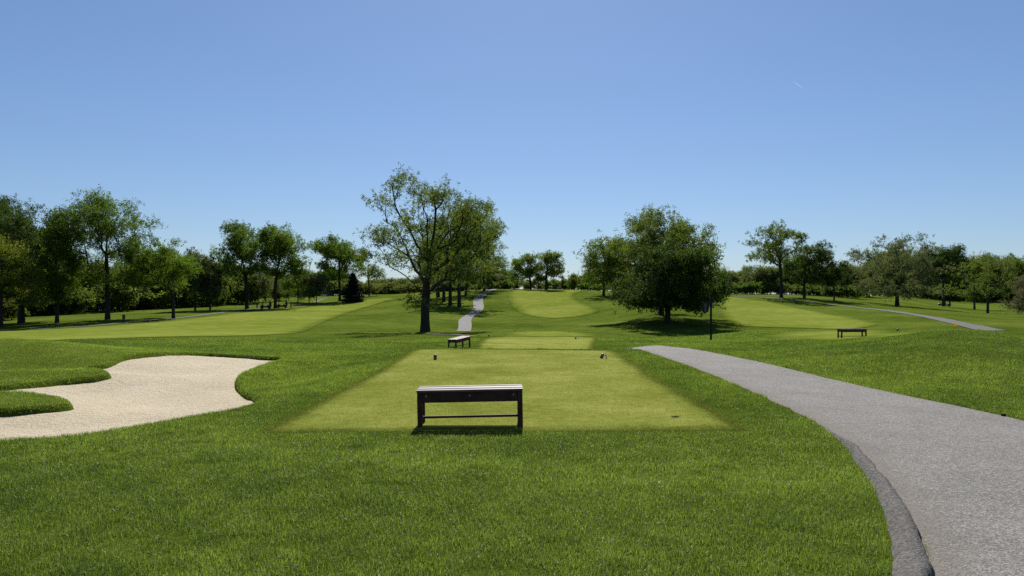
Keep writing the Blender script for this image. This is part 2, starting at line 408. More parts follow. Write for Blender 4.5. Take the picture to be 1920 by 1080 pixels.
PATHP = np.vstack([np.stack([XL, YS], 1), np.stack([XR, YS], 1)[::-1]])
KO = np.array([(2, .8), (3.2, 1.62), (4.23, 2.19), (4.76, 2.45), (5.36, 2.73), (6.08, 3.02), (6.75, 3.22), (7.68, 3.51), (8.45, 3.68), (9.3, 3.84)])[:, ::-1]
TEE1 = np.array([(-2.97, 8.60), (-1.2, 8.57), (.8, 8.62), (2.80, 8.68), (2.82, 15), (3.05, 21.5), (2.8, 21.9), (-2.75, 22.0), (-3.0, 21.6), (-2.9, 15)])
TEE2 = chaikin([hit(*p, dmin=23) for p in ((890, 653), (905, 633), (955, 631.5))] + [(5.6, 47.5), (4.0, 36), (3.0, 26.5), (0, 26.5), (-1.2, 26.5)], 1)
TEE3 = chaikin([(-.5, 60), (-.4, 79.5), (8.6, 79.5), (8.4, 60)], 1)
TEE4 = chaikin([hit(*p, dmin=24) for p in ((1410, 629), (1491, 621.5), (1582, 620), (1672, 619.5), (1760, 622), (1700, 630), (1650, 637), (1521, 638), (1455, 636))], 2)
FAIR_C = chaikin([hit(*p, dmin=95) for p in ((953, 550), (950, 556), (954, 565), (961, 577), (971, 585), (989, 592), (1017, 596), (1037, 597.5), (1073, 595), (1098, 592),
                 (1120, 586), (1127, 582), (1114, 577), (1092, 567), (1079, 559), (1074, 552))] + [(27, 250), (28, 300), (0, 300), (0, 250)], 2)
FAIR_L = chaikin([hit(*p, dmin=55) for p in ((750, 560), (723, 565), (687, 576), (651, 587), (615, 601), (592, 611), (575, 620.5), (555, 625.5), (506, 628.5), (434, 630.5),
                 (350, 631.5), (233, 634), (117, 639), (0, 643), (-200, 648), (-300, 632), (0, 621), (178, 613), (300, 604), (400, 592), (446, 586.5), (542, 580.5), (603, 570.5), (687, 562), (735, 558))], 2)
FAIR_R = chaikin([hit(*p, dmin=60) for p in ((1350, 601), (1380, 611), (1440, 614), (1491, 615), (1582, 618), (1627, 614), (1652, 608), (1627, 601), (1582, 592), (1521, 582), (1461, 568),
                 (1415, 562), (1370, 557), (1345, 558))], 2)
HP = [(852, 626.3, 882), (858, 621, 883), (860, 610, 885), (859, 601, 883), (868, 594, 888), (877.5, 589, 896), (886, 582, 905), (888, 576, 908), (887, 568, 906),
      (887, 560.6, 905), (892.6, 556, 908), (900, 551.5, 913.6), (909, 547.5, 920)]

# ground: one sheet, rings of growing size round the eye point
def make_ground():
    th = np.radians(np.concatenate([np.arange(-50, 50.01, .12), np.arange(53, 307.1, 3.0)]))
    rr = np.concatenate([np.exp(np.linspace(math.log(.3), math.log(4), 24, endpoint=False)), np.exp(np.linspace(math.log(4), math.log(30), 340, endpoint=False)),
                         np.exp(np.linspace(math.log(30), math.log(450), 190, endpoint=False)), np.exp(np.linspace(math.log(450), math.log(6000), 24))])
    nT, nR = len(th), len(rr)
    R, T = np.meshgrid(rr, th, indexing='ij')
    X, Y = R * np.sin(T), R * np.cos(T)
    # rows become straight across in the middle distance so they follow the tee edges
    Z = gz(X, Y)
    sb = sdf(X, Y, BUNK)
    Z = Z + lip(sb)
    sp = sdf(X, Y, PATHP)
    Z = Z - .05 * sstep(.0, .12, -sp)
    for t in (TEE1, TEE2, TEE3, TEE4, FAIR_C, FAIR_L, FAIR_R):
        pass
    Z = np.where(R > 700, Z - (R - 700) * .0008, Z)
    V = np.vstack([np.stack([X.ravel(), Y.ravel(), Z.ravel()], 1), [[0, 0, gz1(0, .01)]]])
    idx = np.arange(nR * nT).reshape(nR, nT); nx = np.roll(idx, -1, 1)
    q = np.stack([idx[:-1], idx[1:], nx[1:], nx[:-1]], -1).reshape(-1, 4)[:, ::-1]
    c = len(V) - 1
    t = np.stack([idx[0], nx[0], np.full(nT, c)], 1)[:, ::-1]
    me = np_mesh('ground', V, [q, t], smooth=True)
    tag(link('ground', me, M['rough']), kind='structure')
make_ground()

def sheet(name, poly, mat, off, du=.006, dl=.025, offk=0.0002, edge=None, tuck=0.0):
    poly = np.asarray(poly)
    # subdivide the outline
    pts = []
    for a, b in zip(poly, np.roll(poly, -1, 0)):
        L = np.hypot(*(b - a)); s = max(.25, .5 * (a[1] + b[1]) * .012)
        k = max(1, int(L / s))
        for i in range(k): pts.append(a + (b - a) * i / k)
    pts = np.array(pts)
    ymin, ymax = max(2, pts[:, 1].min()), pts[:, 1].max()
    dd = np.exp(np.arange(math.log(ymin), math.log(ymax + .1), dl))
    us = np.arange((pts[:, 0] / pts[:, 1]).min() - du, (pts[:, 0] / pts[:, 1]).max() + du, du)
    D, U = np.meshgrid(dd, us); X, Y = (U * D).ravel(), D.ravel()
    s = sdf(X, Y, poly); k = s < -.004 * Y - .03
    inner = np.stack([X[k], Y[k]], 1)
    allp = [Vector(p) for p in np.vstack([pts, inner])]
    n = len(pts)
    res = delaunay_2d_cdt(allp, [(i, (i + 1) % n) for i in range(n)], [list(range(n))], 1, 1e-5)
    V = np.array([(v.x, v.y) for v in res[0]]); tri = np.array([f for f in res[2] if len(f) == 3])
    z = gz(V[:, 0], V[:, 1]) + off + offk * V[:, 1]
    if tuck: z = z - tuck * (1 - sstep(0, .25, -sdf(V[:, 0], V[:, 1], poly)))
    if edge is not None: z = z + edge(V[:, 0], V[:, 1])
    a = V[tri]; area = (a[:, 1, 0] - a[:, 0, 0]) * (a[:, 2, 1] - a[:, 0, 1]) - (a[:, 2, 0] - a[:, 0, 0]) * (a[:, 1, 1] - a[:, 0, 1])
    tri = np.where(area[:, None] > 0, tri, tri[:, ::-1])
    me = np_mesh(name, np.column_stack([V, z]), tri, {'e': np.clip(-sdf(V[:, 0], V[:, 1], poly), 0, 5)}, smooth=True)
    return tag(link(name, me, mat), kind='structure')
sheet('tee_box', TEE1, M['tee'], .012, tuck=.018)
sheet('tee_box', TEE2, M['tee'], .012, tuck=.02)
sheet('tee_box', TEE3, M['fairway'], .012)
sheet('tee_box', TEE4, M['fairway'], .012)
sheet('fairway', FAIR_C, M['fairway'], .02)
sheet('fairway', FAIR_L, M['fairway'], .02)
sheet('fairway', FAIR_R, M['fairway'], .02)
_grow = BUNK + 0
def bunker_sand():
    c = BUNK
    # grown outline so that the sand runs in under the grass lip
    e = np.roll(c, -1, 0) - np.roll(c, 1, 0); nrm = np.stack([e[:, 1], -e[:, 0]], 1); nrm /= np.hypot(*nrm.T)[:, None] + 1e-9
    area = np.sum(c[:, 0] * np.roll(c[:, 1], -1) - np.roll(c[:, 0], -1) * c[:, 1])
    s = 1 if area > 0 else -1
    g = c + s * nrm * .03
    def dip(x, y):
        sd = sdf(x, y, c)
        return -.05 * sstep(0, 1.5, -sd) + (vnoise(x, y, 1.3, 6) - .5) * .03 + (vnoise(x, y, 4.0, 7) - .5) * .018
    sheet('bunker_sand', g, M['sand'], -.075, .006, .012, 0, dip)
bunker_sand()

def ribbon(name, L, R, mat, off, nx=7, crown=.0, attr=False):
    L, R = np.asarray(L), np.asarray(R)
    t = np.linspace(0, 1, nx)
    V = L[:, None, :] * (1 - t)[None, :, None] + R[:, None, :] * t[None, :, None]
    x, y = V[..., 0].ravel(), V[..., 1].ravel()
    z = gz(x, y) + off + .0002 * np.maximum(y, 0)
    n = len(L); idx = np.arange(n * nx).reshape(n, nx)
    q = np.stack([idx[:-1, :-1], idx[:-1, 1:], idx[1:, 1:], idx[1:, :-1]], -1).reshape(-1, 4)
    at = None
    if attr:
        w = np.hypot(*(R - L).T)[:, None]
        dist = np.minimum(t[None, :] * w, (1 - t)[None, :] * w)
        at = {'v': np.clip(1 - dist / .5, 0, 1).ravel() * np.where(t[None, :] < .5, 1.0, .55).repeat(n, 0).ravel()}
    me = np_mesh(name, np.column_stack([x, y, z]), q, at, smooth=True)
    return tag(link(name, me, mat), kind='structure')
ribbon('path', np.stack([XL, YS], 1), np.stack([XR, YS], 1), M['asphalt'], .0, 24, attr=True)
# rolled asphalt kerb along the near left edge of the path
def kerb():
    ys = np.linspace(2.2, 9.25, 260)
    xo = by_y(KO, ys) + (vnoise(ys, ys * 0, 3, 8) - .5) * .03 + (vnoise(ys, ys * 0, 11, 18) - .5) * .03; xi = np.interp(ys, YS, XL)
    xi = np.maximum(xi, xo + .02) + .02 + (vnoise(ys, ys * 0, 5, 9) - .5) * .015 + (vnoise(ys, ys * 0, 17, 19) - .5) * .02
    h = .065 * (1 - sstep(7.2, 9.2, ys))
    prof = [(-.06, -.06), (0, .015), (.35, .8), (.7, 1.0), (.9, .92), (1.0, .35), (1.04, -.3)]
    V = []
    for t, k in prof:
        x = xo + (xi - xo) * t
        V.append(np.stack([x, ys, gz(x, ys) + h * k + (vnoise(x, ys, 9, 5) - .5) * .008 - (.0 if 0 < t < 1.0 else .01)], 1))
    V = np.stack(V, 1); n, m = V.shape[:2]; idx = np.arange(n * m).reshape(n, m)
    q = np.stack([idx[:-1, :-1], idx[:-1, 1:], idx[1:, 1:], idx[1:, :-1]], -1).reshape(-1, 4)
    tag(link('kerb', np_mesh('kerb', V.reshape(-1, 3), q, smooth=True), M['kerb']), kind='structure')
kerb()
# winding path up the hill
hl = [hit(l, y, dmin=88) for l, y, r in HP]; hr = [hit(r, y, dmin=88) for l, y, r in HP]
hl = hl + [(hl[-1][0] + 1.2, hl[-1][1] + 14), (hl[-1][0] + 1.6, hl[-1][1] + 40)]
hr = hr + [(hr[-1][0] + 1.4, hr[-1][1] + 13), (hr[-1][0] + 1.6, hr[-1][1] + 38)]
ribbon('path', resample(np.array(hl), 160), resample(np.array(hr), 160), M['path'], .05, 9)
def line_ribbon(pts, w, mat, off=.04, n=160):
    c = resample(np.array(pts), n)
    t = np.gradient(c, axis=0); t /= np.hypot(*t.T)[:, None]
    nr = np.stack([-t[:, 1], t[:, 0]], 1) * w / 2
    return ribbon('path', c + nr, c - nr, mat, off, 5)
line_ribbon([(-3.6, 63.4), (-4.6, 64.2), (-5.6, 64.6), (-7.2, 63.2)], 1.9, M['path'], .05)
line_ribbon([hit(*p, dmin=55) for p in ((-200, 625), (0, 620), (49, 618), (124, 615), (166, 612), (230, 606), (296, 600), (376, 592), (420, 586), (465, 580), (518, 576), (550, 572.5), (591, 569))]
            + [(-62, 232), (-64, 255)], 1.3, M['lane'])
line_ribbon([hit(*p, dmin=60) for p in ((1375, 556.5), (1420, 557.5), (1470, 561), (1515, 567), (1560, 571.5), (1600, 576), (1650, 581), (1690, 586.5), (1730, 592.5), (1765, 599), (1800, 607), (1830, 613.5), (1850, 618), (1860, 620.5))], 2.3, M['lane'])

# ------------------------------------------------------------------ grass
def blade_mesh(name, X, Y, h, w, lean, mat, seg2, v, label):
    n = len(X); Z = gz(X, Y) + lip(sdf(X, Y, BUNK))
    a = RNG.uniform(0, 2 * math.pi, n); b = RNG.uniform(0, 2 * math.pi, n)
    sx, sy = np.cos(a) * w * .5, np.sin(a) * w * .5
    lx, ly = np.cos(b) * lean * h, np.sin(b) * lean * h
    B0 = np.stack([X - sx, Y - sy, Z - .004], 1); B1 = np.stack([X + sx, Y + sy, Z - .004], 1)
    if seg2:
        m = np.stack([X + lx * .3, Y + ly * .3, Z + h * .6], 1); s = np.stack([sx, sy, 0 * sx], 1) * .75
        tip = np.stack([X + lx, Y + ly, Z + h * np.sqrt(np.clip(1 - lean**2 * .6, .1, 1))], 1)
        V = np.stack([B0, B1, m + s, m - s, tip], 1).reshape(-1, 3); i = np.arange(n) * 5
        fs = [np.stack([i, i + 1, i + 2, i + 3], 1), np.stack([i + 3, i + 2, i + 4], 1)]; k = 5
    else:
        tip = np.stack([X + lx, Y + ly, Z + h * np.sqrt(np.clip(1 - lean**2 * .6, .1, 1))], 1)
        V = np.stack([B0, B1, tip], 1).reshape(-1, 3); i = np.arange(n) * 3
        fs = [np.stack([i, i + 1, i + 2], 1)]; k = 3
    me = np_mesh(name, V, fs, {'v': np.repeat(v, k)})
    return tag(link(name, me, mat), label, 'grass', kind='stuff')
def scatter(n0, dref, pw, d0, d1, umax, keep):
    xs, ys = [], []
    edges = np.exp(np.linspace(math.log(d0), math.log(d1), 40))
    for a, b in zip(edges, edges[1:]):
        m = .5 * (a + b); dens = n0 * min(1, (dref / m)**pw)
        n = int(dens * umax * (b * b - a * a))
        y = np.sqrt(RNG.uniform(a * a, b * b, n)); x = RNG.uniform(-umax, umax, n) * y
        k = keep(x, y); xs.append(x[k]); ys.append(y[k])
    return np.concatenate(xs), np.concatenate(ys)
KERBP = np.vstack([np.stack([by_y(KO, np.linspace(2.2, 9.2, 60)), np.linspace(2.2, 9.2, 60)], 1), np.stack([np.interp(np.linspace(9.2, 2.2, 60), YS, XL) + .02, np.linspace(9.2, 2.2, 60)], 1)])
def keep_rough(x, y):
    j = (RNG.random(len(x)) - .5) * .06
    k = (sdf(x, y, TEE1) > j * 2.5 + (vnoise(x, y, 4, 31) - .5) * .12) & (sdf(x, y, BUNK) > -.045) & (sdf(x, y, PATHP) > j) & (sdf(x, y, KERBP) > j * .4) & (sdf(x, y, TEE2) > j) & (sdf(x, y, TEE4) > j)
    return k & ~((np.abs(x + 7.2) < 0) & (y < 0))
def patch(x, y):
    return .5 * vnoise(x, y, .35, 11) + .3 * vnoise(x, y, 1.4, 12) + .35 * vnoise(x, y, 5.0, 13)
def rough_grass():
    x, y = scatter(10500, 6.0, 1.6, 2.6, 46, .78, keep_rough)
    x2, y2 = scatter(5000, 6.0, 1.6, 1.5, 15, 1.35, lambda a, b: (np.abs(a) > .78 * b) & keep_rough(a, b)); x, y = np.concatenate([x, x2]), np.concatenate([y, y2])
    thin = sstep(.60, .85, vnoise(x, y, 7.0, 41) * .6 + vnoise(x, y, 2.1, 42) * .4) * (y < 16); kp = RNG.random(len(x)) > .78 * thin; x, y = x[kp], y[kp]      # small bare hollows
    p = patch(x, y)
    v = np.clip(.12 + .95 * (p - .38) + .25 * (vnoise(x, y, .9, 21) - .3) + RNG.normal(0, .30, len(x)), 0, 1)
    cl = sstep(.62, .9, vnoise(x, y, 3.2, 14)); h = (.020 + .024 * p + .020 * cl) * RNG.uniform(.5, 1.4, len(x)); v = np.clip(v - .12 * cl, 0, 1)
    # short yellower turf, also lightened as sunlit, on the mounds left of the bunker, tufts near the bunker corner
    h = h * (1 + .7 * np.exp(-((y - 23.2) / 1.0)**2) * (np.abs(x) < 3.6))
    h = h * (.45 + .55 * sstep(0, .4, sdf(x, y, TEE1)))
    mow_lit = np.maximum(np.exp(-((x + 13) / 5.0)**2 - ((y - 20.5) / 4.0)**2), .75 * np.exp(-((x + 9.3) / 3.0)**2 - ((y - 15.8) / 1.3)**2)); mow_lit = np.maximum(mow_lit, .6 * np.exp(-((x + 8) / 2.2)**2 - ((y - 11.2) / .9)**2)); h = h * (1 - .5 * mow_lit); v = np.clip(v + .42 * mow_lit, 0, 1)
    tuft = np.exp(-(((x + 3.35) / .25)**2 + ((y - 7.95) / .10)**2)); h = h * (1 + 1.0 * tuft); v = v * (1 - .7 * tuft)
    d = np.maximum(1, y / 5.5)
    w = .0029 * d * RNG.uniform(.7, 1.3, len(x))
    lean = np.clip(RNG.normal(.55, .25, len(x)), .05, 1.1)
    nr = y < 5.5 + 7 * RNG.random(len(y))
    blade_mesh('rough_grass', x[nr], y[nr], h[nr], w[nr], lean[nr], M['blade'], True, v[nr], 'longer dark green rough grass across the foreground')
    f = ~nr
    blade_mesh('rough_grass', x[f], y[f], h[f], w[f], lean[f], M['blade'], False, v[f], 'rough grass round the tee boxes and bunker')
rough_grass()
def tee_grass():
    x, y = scatter(6000, 9.0, 1.5, 8.4, 47, .4, lambda x, y: (sdf(x, y, TEE1) < 0) | (sdf(x, y, TEE2) < 0))
    p = patch(x * 1.5 + 40, y * .7)
    v = np.clip(.1 + .7 * (p - .22) + RNG.normal(0, .26, len(x)), 0, 1)
    h = RNG.uniform(.006, .022, len(x)); w = .0045 * np.maximum(1, y / 7)
    blade_mesh('tee_grass', x, y, h + .012, w, np.clip(RNG.normal(.7, .3, len(x)), .1, 1.3), M['tblade'], False, v, 'close mown yellow green grass on the tee boxes')
tee_grass()

# ------------------------------------------------------------------ trees
def skeleton(tips, trunk, bf, rng, seglen, up=.35):
    """join tips to the trunk one by one, each to the node with the shortest way down (a balanced spanning tree)"""
    pos = [np.array(p) for p in trunk]; par = [-1] + list(range(len(trunk) - 1)); pl = [0.0]
    for i in range(1, len(trunk)): pl.append(pl[-1] + np.linalg.norm(pos[i] - pos[i - 1]))
    first = max(1, int(len(trunk) * .33))
    N = len(tips); best = np.full(N, 1e9); who = np.zeros(N, int); done = np.zeros(N, bool)
    def upd(k):
        v = tips - pos[k]; L = np.linalg.norm(v, axis=1) + 1e-6
        c = L * (1 + up * np.clip(.15 - v[:, 2] / L, 0, 2)) + bf * pl[k]
        m = c < best; best[m] = c[m]; who[m] = k
    for k in range(first, len(trunk)): upd(k)
    tipnode = []
    for _ in range(N):
        i = int(np.argmin(np.where(done, 1e9, best))); done[i] = True
        k = who[i]; a, b = pos[k], tips[i]; L = np.linalg.norm(b - a)
        ns = max(1, int(L / seglen)); pk = k
        sag = rng.normal(0, .06, 3) * L; sag[2] = abs(sag[2]) * .8 + .05 * L
        for s in range(1, ns + 1):
            t = s / ns; p = a + (b - a) * t + sag * (4 * t * (1 - t)) + (rng.normal(0, .05, 3) * seglen if s < ns else 0)
            pos.append(p); par.append(pk); pl.append(pl[pk] + np.linalg.norm(p - pos[pk])); pk = len(pos) - 1
            upd(pk)
        tipnode.append(pk)
    return np.array(pos), np.array(par), np.array(tipnode)
def branch_mesh(pos, par, r0, rng, rt=.012, p=2.0, ntrunk=8, flare=1.4):
    r0 = r0 * .66
    n = len(pos); acc = np.zeros(n); child = np.zeros(n, int)
    np.add.at(child, par[par >= 0], 1)
    for i in range(n - 1, 0, -1):
        if child[i] == 0: acc[i] += rt**p
        acc[par[i]] += acc[i]
    r = acc**(1 / p); r = rt + (r - rt) * (r0 - rt) / max(r[0] - rt, 1e-6)
    r = np.maximum(r, rt)
    V, Q = [], []; off = 0
    for ns, sel in ((9, r > .12), (5, (r <= .12) & (r > .035)), (3, r <= .035)):
        e = np.nonzero(sel & (par >= 0))[0]
        if not len(e): continue
        a, b = pos[par[e]], pos[e]; ra, rb = np.minimum(r[par[e]], r[e] * 1.5), r[e]
        if ns == 9:
            z0 = a[:, 2] - pos[0, 2]; ra = ra * (1 + (flare - 1) * np.exp(-z0 / (r0 * 1.6))); z1 = b[:, 2] - pos[0, 2]; rb = rb * (1 + (flare - 1) * np.exp(-z1 / (r0 * 1.6)))
        d = b - a; L = np.linalg.norm(d, axis=1, keepdims=True) + 1e-9; d /= L
        ref = np.where(np.abs(d[:, 2:3]) < .9, np.array([[0, 0, 1.]]), np.array([[1., 0, 0]]))
        u = np.cross(d, ref); u /= np.linalg.norm(u, axis=1, keepdims=True); w = np.cross(d, u)
        t = np.arange(ns) * 2 * math.pi / ns
        ring = u[:, None, :] * np.cos(t)[None, :, None] + w[:, None, :] * np.sin(t)[None, :, None]
        A = (a - d * ra[:, None] * .25)[:, None, :] + ring * ra[:, None, None]; B = (b + d * rb[:, None] * .25)[:, None, :] + ring * rb[:, None, None]
        V.append(np.concatenate([A, B], 1).reshape(-1, 3))
        m = len(e); base = off + np.arange(m)[:, None] * 2 * ns; k = np.arange(ns)[None, :]; k2 = (np.arange(ns) + 1)[None, :] % ns
        Q.append(np.stack([base + k, base + k2, base + ns + k2, base + ns + k], -1).reshape(-1, 4)); off += m * 2 * ns
    return np.vstack(V), np.vstack(Q), r
def leaf_mesh(name, C, size, rng, v, droop=.0):
    n = len(C)
    a = rng.normal(size=(n, 3)); a[:, 2] -= droop; a /= np.linalg.norm(a, axis=1, keepdims=True)
    b = rng.normal(size=(n, 3)); b -= (b * a).sum(1, keepdims=True) * a; b /= np.linalg.norm(b, axis=1, keepdims=True)
    s = size * rng.uniform(.6, 1.3, (n, 1))
    nn = np.cross(a, b) * s * .12
    V = np.stack([C - a * s * .5, C + b * s * .33 + nn, C + a * s * .5, C - b * s * .33 + nn], 1).reshape(-1, 3)
    q = np.arange(n * 4).reshape(n, 4)
    return np_mesh(name, V, q, {'v': np.repeat(v, 4)})
def tree_meshes(name, lobes, r0, ntips, lper, lsize, seed, height, fork=.25, bf=.4, spread=.6, leader=.8, lean=0.0, sub=2.6, droop=.2, shell=.55, rt=.012, cluster=5):
    """lobes: (x,y,z,rx,ry,rz) ellipsoids of the crown in metres about the base"""
    rng = np.random.default_rng(seed)
    lob = np.array(lobes, float); wgt = lob[:, 3] * lob[:, 4] * lob[:, 5]; wgt = wgt**.8; wgt /= wgt.sum()
    k = rng.choice(len(lob), ntips, p=wgt)
    dirs = rng.normal(size=(ntips, 3)); dirs /= np.linalg.norm(dirs, axis=1, keepdims=True)
    rad = rng.uniform(0, 1, ntips)**(1 / 3); rad = rad * (1 - shell) + shell * rng.uniform(.7, 1.03, ntips)
    rad = rad * rng.choice([1.0, 1.0, 1.0, 1.12], ntips)
    tips = lob[k, :3] + dirs * rad[:, None] * lob[k, 3:]
    if cluster:                                                         # boughs: tips gather in flattened clumps with gaps between
        nc = max(14, ntips // cluster); csp = .032 * height
        tips = tips[:nc][rng.integers(0, nc, ntips)] + rng.normal(0, 1, (ntips, 3)) * np.array([csp, csp, csp * .55])
    tips = tips[tips[:, 2] > height * .06]
    ctop = (lob[:, :3] * wgt[:, None]).sum(0)
    nz = 12; tr = []
    wob = rng.normal(0, .012 * height, (nz + 1, 2)).cumsum(0) * .4
    for i in range(nz + 1):
        t = i / nz; z = t * leader * height
        s = sstep(fork * .8, 1.0, t)
        tr.append((ctop[0] * s * .8 + wob[i, 0] * t + lean * z * t, ctop[1] * s * .6 + wob[i, 1] * t, z))
    tr[0] = (tr[0][0], tr[0][1], -.4)
    pos, par, tn = skeleton(tips, tr, bf, rng, max(.5, height * .055))
    V, Q, r = branch_mesh(pos, par, r0, rng, rt=rt)
    tm = np_mesh(name + ' trunk', V, Q, smooth=True)
    cm = None
    if lper > 0:
        T = pos[tn]; par_p = pos[par[tn]]
        n = len(T) * lper; idx = np.repeat(np.arange(len(T)), lper)
        # most leaves sit in small sprays about the twig ends
        nsp = max(1, int(lper / 11)); spr = rng.normal(0, spread, (len(T), nsp, 3)) * np.array([1, 1, .75])
        t = rng.uniform(0, .9, (len(T), nsp, 1)); spr = spr + (par_p - T)[:, None, :] * t * .8
        pick = rng.integers(0, nsp, n)
        C = T[idx] + spr[idx, pick] + rng.normal(0, spread * .27, (n, 3))
        tv = rng.normal(0, .16, len(T))[idx] + rng.normal(0, .10, (len(T), nsp))[idx, pick]
        v = np.clip(.45 + tv + rng.normal(0, .16, n), 0, 1)
        C = C[C[:, 2] > .15] if False else C
        cm = leaf_mesh(name + ' crown', C, lsize, rng, v, droop)
    return tm, cm
def place_tree(kind, label, cat, tm, cm, bark, leaf, loc, rz=0, scale=1.0, group=None, crown='crown'):
    o = empty(kind, loc, rz); o.scale = (scale,) * 3 if isinstance(scale, (int, float)) else scale
    tag(o, label, cat, group)
    link('trunk', tm, bark, o)
    if cm is not None: link(crown, cm, leaf, o)
    return o
def screen_tree(kind, label, px, d, lob, r0, ntips, lper, lsize, leaf, seed, bark='bark', group=None, cat='tree', depth=1.0, crown='crown', **kw):
    """crown lobes given by where they stand out against the sky, then built at the tree's true distance and size"""
    base = P3(px, d); s = d / F; rng = np.random.default_rng(seed + 500)
    W = (max(l[0] + l[2] for l in lob) - min(l[0] - l[2] for l in lob)) * s
    L = []
    for q in lob:
        rx, rz = q[2] * s, q[3] * s
        x = (q[0] - px) * s; z = HC - (q[1] - HZ) * s - base.z
        off = math.sqrt(max(0, (W * .5)**2 - x * x)) if abs(x) < W * .5 else 0
        ry = max(rx, rz) * depth
        y = rng.uniform(-1, 1) * max(0, off * depth - ry * .6)
        L.append((x, y, z, rx * .92, ry, rz * .92))
        if off * depth > ry * 1.3:
            L.append((x, -y - (ry * .5 if y > 0 else -ry * .5), z, rx * .85, ry, rz * .85))
    H = max(l[2] + l[5] for l in L)
    tm, cm = tree_meshes(kind, L, r0, int(ntips * 1.12), int(lper * 2.15), lsize * .80, seed, H, **kw)
    return place_tree(kind, label, cat, tm, cm, M[bark], M[leaf], base, group=group, crown=crown)

# --- the trees that stand apart
screen_tree('shade_tree', 'tall open crowned tree with rising limbs, standing alone left of the winding hill path', 797, 88,
            [(764, 354, 34, 22), (815, 356, 34, 22), (848, 372, 36, 24), (885, 402, 34, 26), (905, 445, 30, 26), (706, 384, 30, 28), (692, 436, 30, 18), (722, 488, 42, 22), (785, 398, 60, 50), (850, 398, 44, 40), (882, 440, 42, 38), (868, 496, 58, 36), (800, 500, 50, 26), (830, 520, 50, 16),
             (916, 508, 22, 13), (897, 540, 14, 10), (814, 474, 44, 36), (745, 430, 40, 34), (840, 440, 40, 40), (787, 560, 12, 7), (800, 565, 8, 8)],
            .78, 800, 27, .21, 'leaf_olive', 11, fork=.24, bf=.55, spread=.42, leader=.72, shell=.5, rt=.014, cluster=4)
screen_tree('shade_tree', 'dark low branching tree with crown nearly to the ground, behind the hanging sign post', 1252, 100,
            [(1250, 520, 62, 46), (1192, 545, 44, 36), (1312, 540, 40, 40), (1172, 562, 22, 22), (1334, 560, 18, 20), (1230, 486, 52, 30), (1290, 500, 46, 32), (1250, 556, 72, 18), (1212, 568, 34, 9), (1302, 566, 32, 9)],
            .55, 640, 62, .30, 'leaf_dark', 12, fork=.16, bf=.45, spread=.6, leader=.7, cluster=3)
screen_tree('shade_tree', 'broad olive tinted tree rising behind the dark low tree at the sign post', 1240, 116,
            [(1235, 430, 58, 32), (1192, 452, 40, 38), (1290, 452, 44, 38), (1328, 462, 24, 34), (1250, 474, 80, 46), (1162, 474, 30, 34), (1175, 520, 26, 24), (1145, 478, 30, 32), (1128, 508, 24, 26), (1130, 464, 28, 24), (1114, 496, 20, 24), (1343, 440, 12, 12), (1335, 500, 18, 22), (1215, 406, 30, 12)],
            .6, 700, 44, .28, 'leaf_olive', 13, fork=.22, bf=.5, spread=.62, leader=.7, cluster=3)
screen_tree('shade_tree', 'rounded mid green tree on the ridge right of the middle fairway', 1132, 205,
            [(1135, 490, 40, 38), (1106, 508, 17, 22), (1160, 468, 34, 28), (1135, 522, 40, 16), (1178, 496, 34, 40)], .55, 330, 40, .42, 'leaf', 14, spread=.9)
screen_tree('shade_tree', 'forked tree with thin crown on the skyline, second from the winding path top', 995, 245,
            [(985, 498, 27, 20), (1008, 488, 22, 18), (966, 508, 11, 13), (990, 522, 32, 10)], .5, 220, 34, .40, 'leaf', 15, fork=.12, bf=.6, spread=.8)
screen_tree('shade_tree', 'grey green skyline tree with straight dark trunk above the middle fairway', 1024, 240,
            [(1026, 494, 30, 24), (1045, 500, 12, 18), (1030, 478, 16, 10), (1012, 515, 14, 10)], .6, 220, 32, .40, 'leaf_olive', 16, fork=.3, spread=.8)
screen_tree('shade_tree', 'tall tree with bent limbs and patchy crown, tallest beyond the right fairway', 1465, 190,
            [(1455, 440, 29, 22), (1424, 450, 22, 13), (1488, 446, 20, 14), (1440, 474, 28, 16), (1474, 474, 32, 20), (1502, 440, 11, 18), (1418, 480, 12, 8), (1460, 495, 20, 10)],
            .62, 330, 30, .34, 'leaf_olive', 17, fork=.33, bf=.5, spread=.65, leader=.65)
screen_tree('shade_tree', 'dense dark tree leaning on its taller bent limbed neighbour beyond the right fairway', 1508, 195,
            [(1525, 480, 28, 24), (1506, 500, 28, 28), (1545, 480, 13, 15), (1520, 518, 27, 14)], .5, 300, 40, .36, 'leaf_dark', 18, spread=.75)
screen_tree('shade_tree', 'small round dark tree beside the far right cart path', 1564, 195,
            [(1566, 510, 23, 22), (1554, 524, 17, 12), (1578, 524, 15, 12)], .3, 170, 40, .32, 'leaf_dark', 19, spread=.6)
screen_tree('shade_tree', 'big silvery pale tree of several rounded tops, drooping beside the right cart path', 1682, 200,
            [(1690, 456, 36, 20), (1625, 468, 19, 19), (1620, 500, 28, 26), (1680, 498, 48, 34), (1730, 492, 24, 36), (1690, 534, 58, 22), (1638, 546, 24, 16), (1726, 548, 24, 18), (1655, 480, 20, 24), (1660, 556, 14, 10)],
            .75, 620, 34, .34, 'leaf_pale', 20, fork=.16, bf=.45, spread=.7, droop=.6)
screen_tree('shade_tree', 'dark dome shaped tree behind the pale silvery tree', 1768, 265,
            [(1768, 490, 37, 30), (1792, 480, 24, 20), (1746, 490, 18, 23), (1766, 514, 34, 18)], .6, 330, 42, .46, 'leaf_dark', 21, fork=.25, spread=1.0)
screen_tree('shade_tree', 'thin crowned tree between the dark dome tree and the spreading bare limbed one', 1827, 268,
            [(1825, 490, 27, 24), (1836, 515, 24, 18), (1812, 510, 14, 18)], .5, 230, 26, .42, 'leaf_olive', 22, spread=.9)
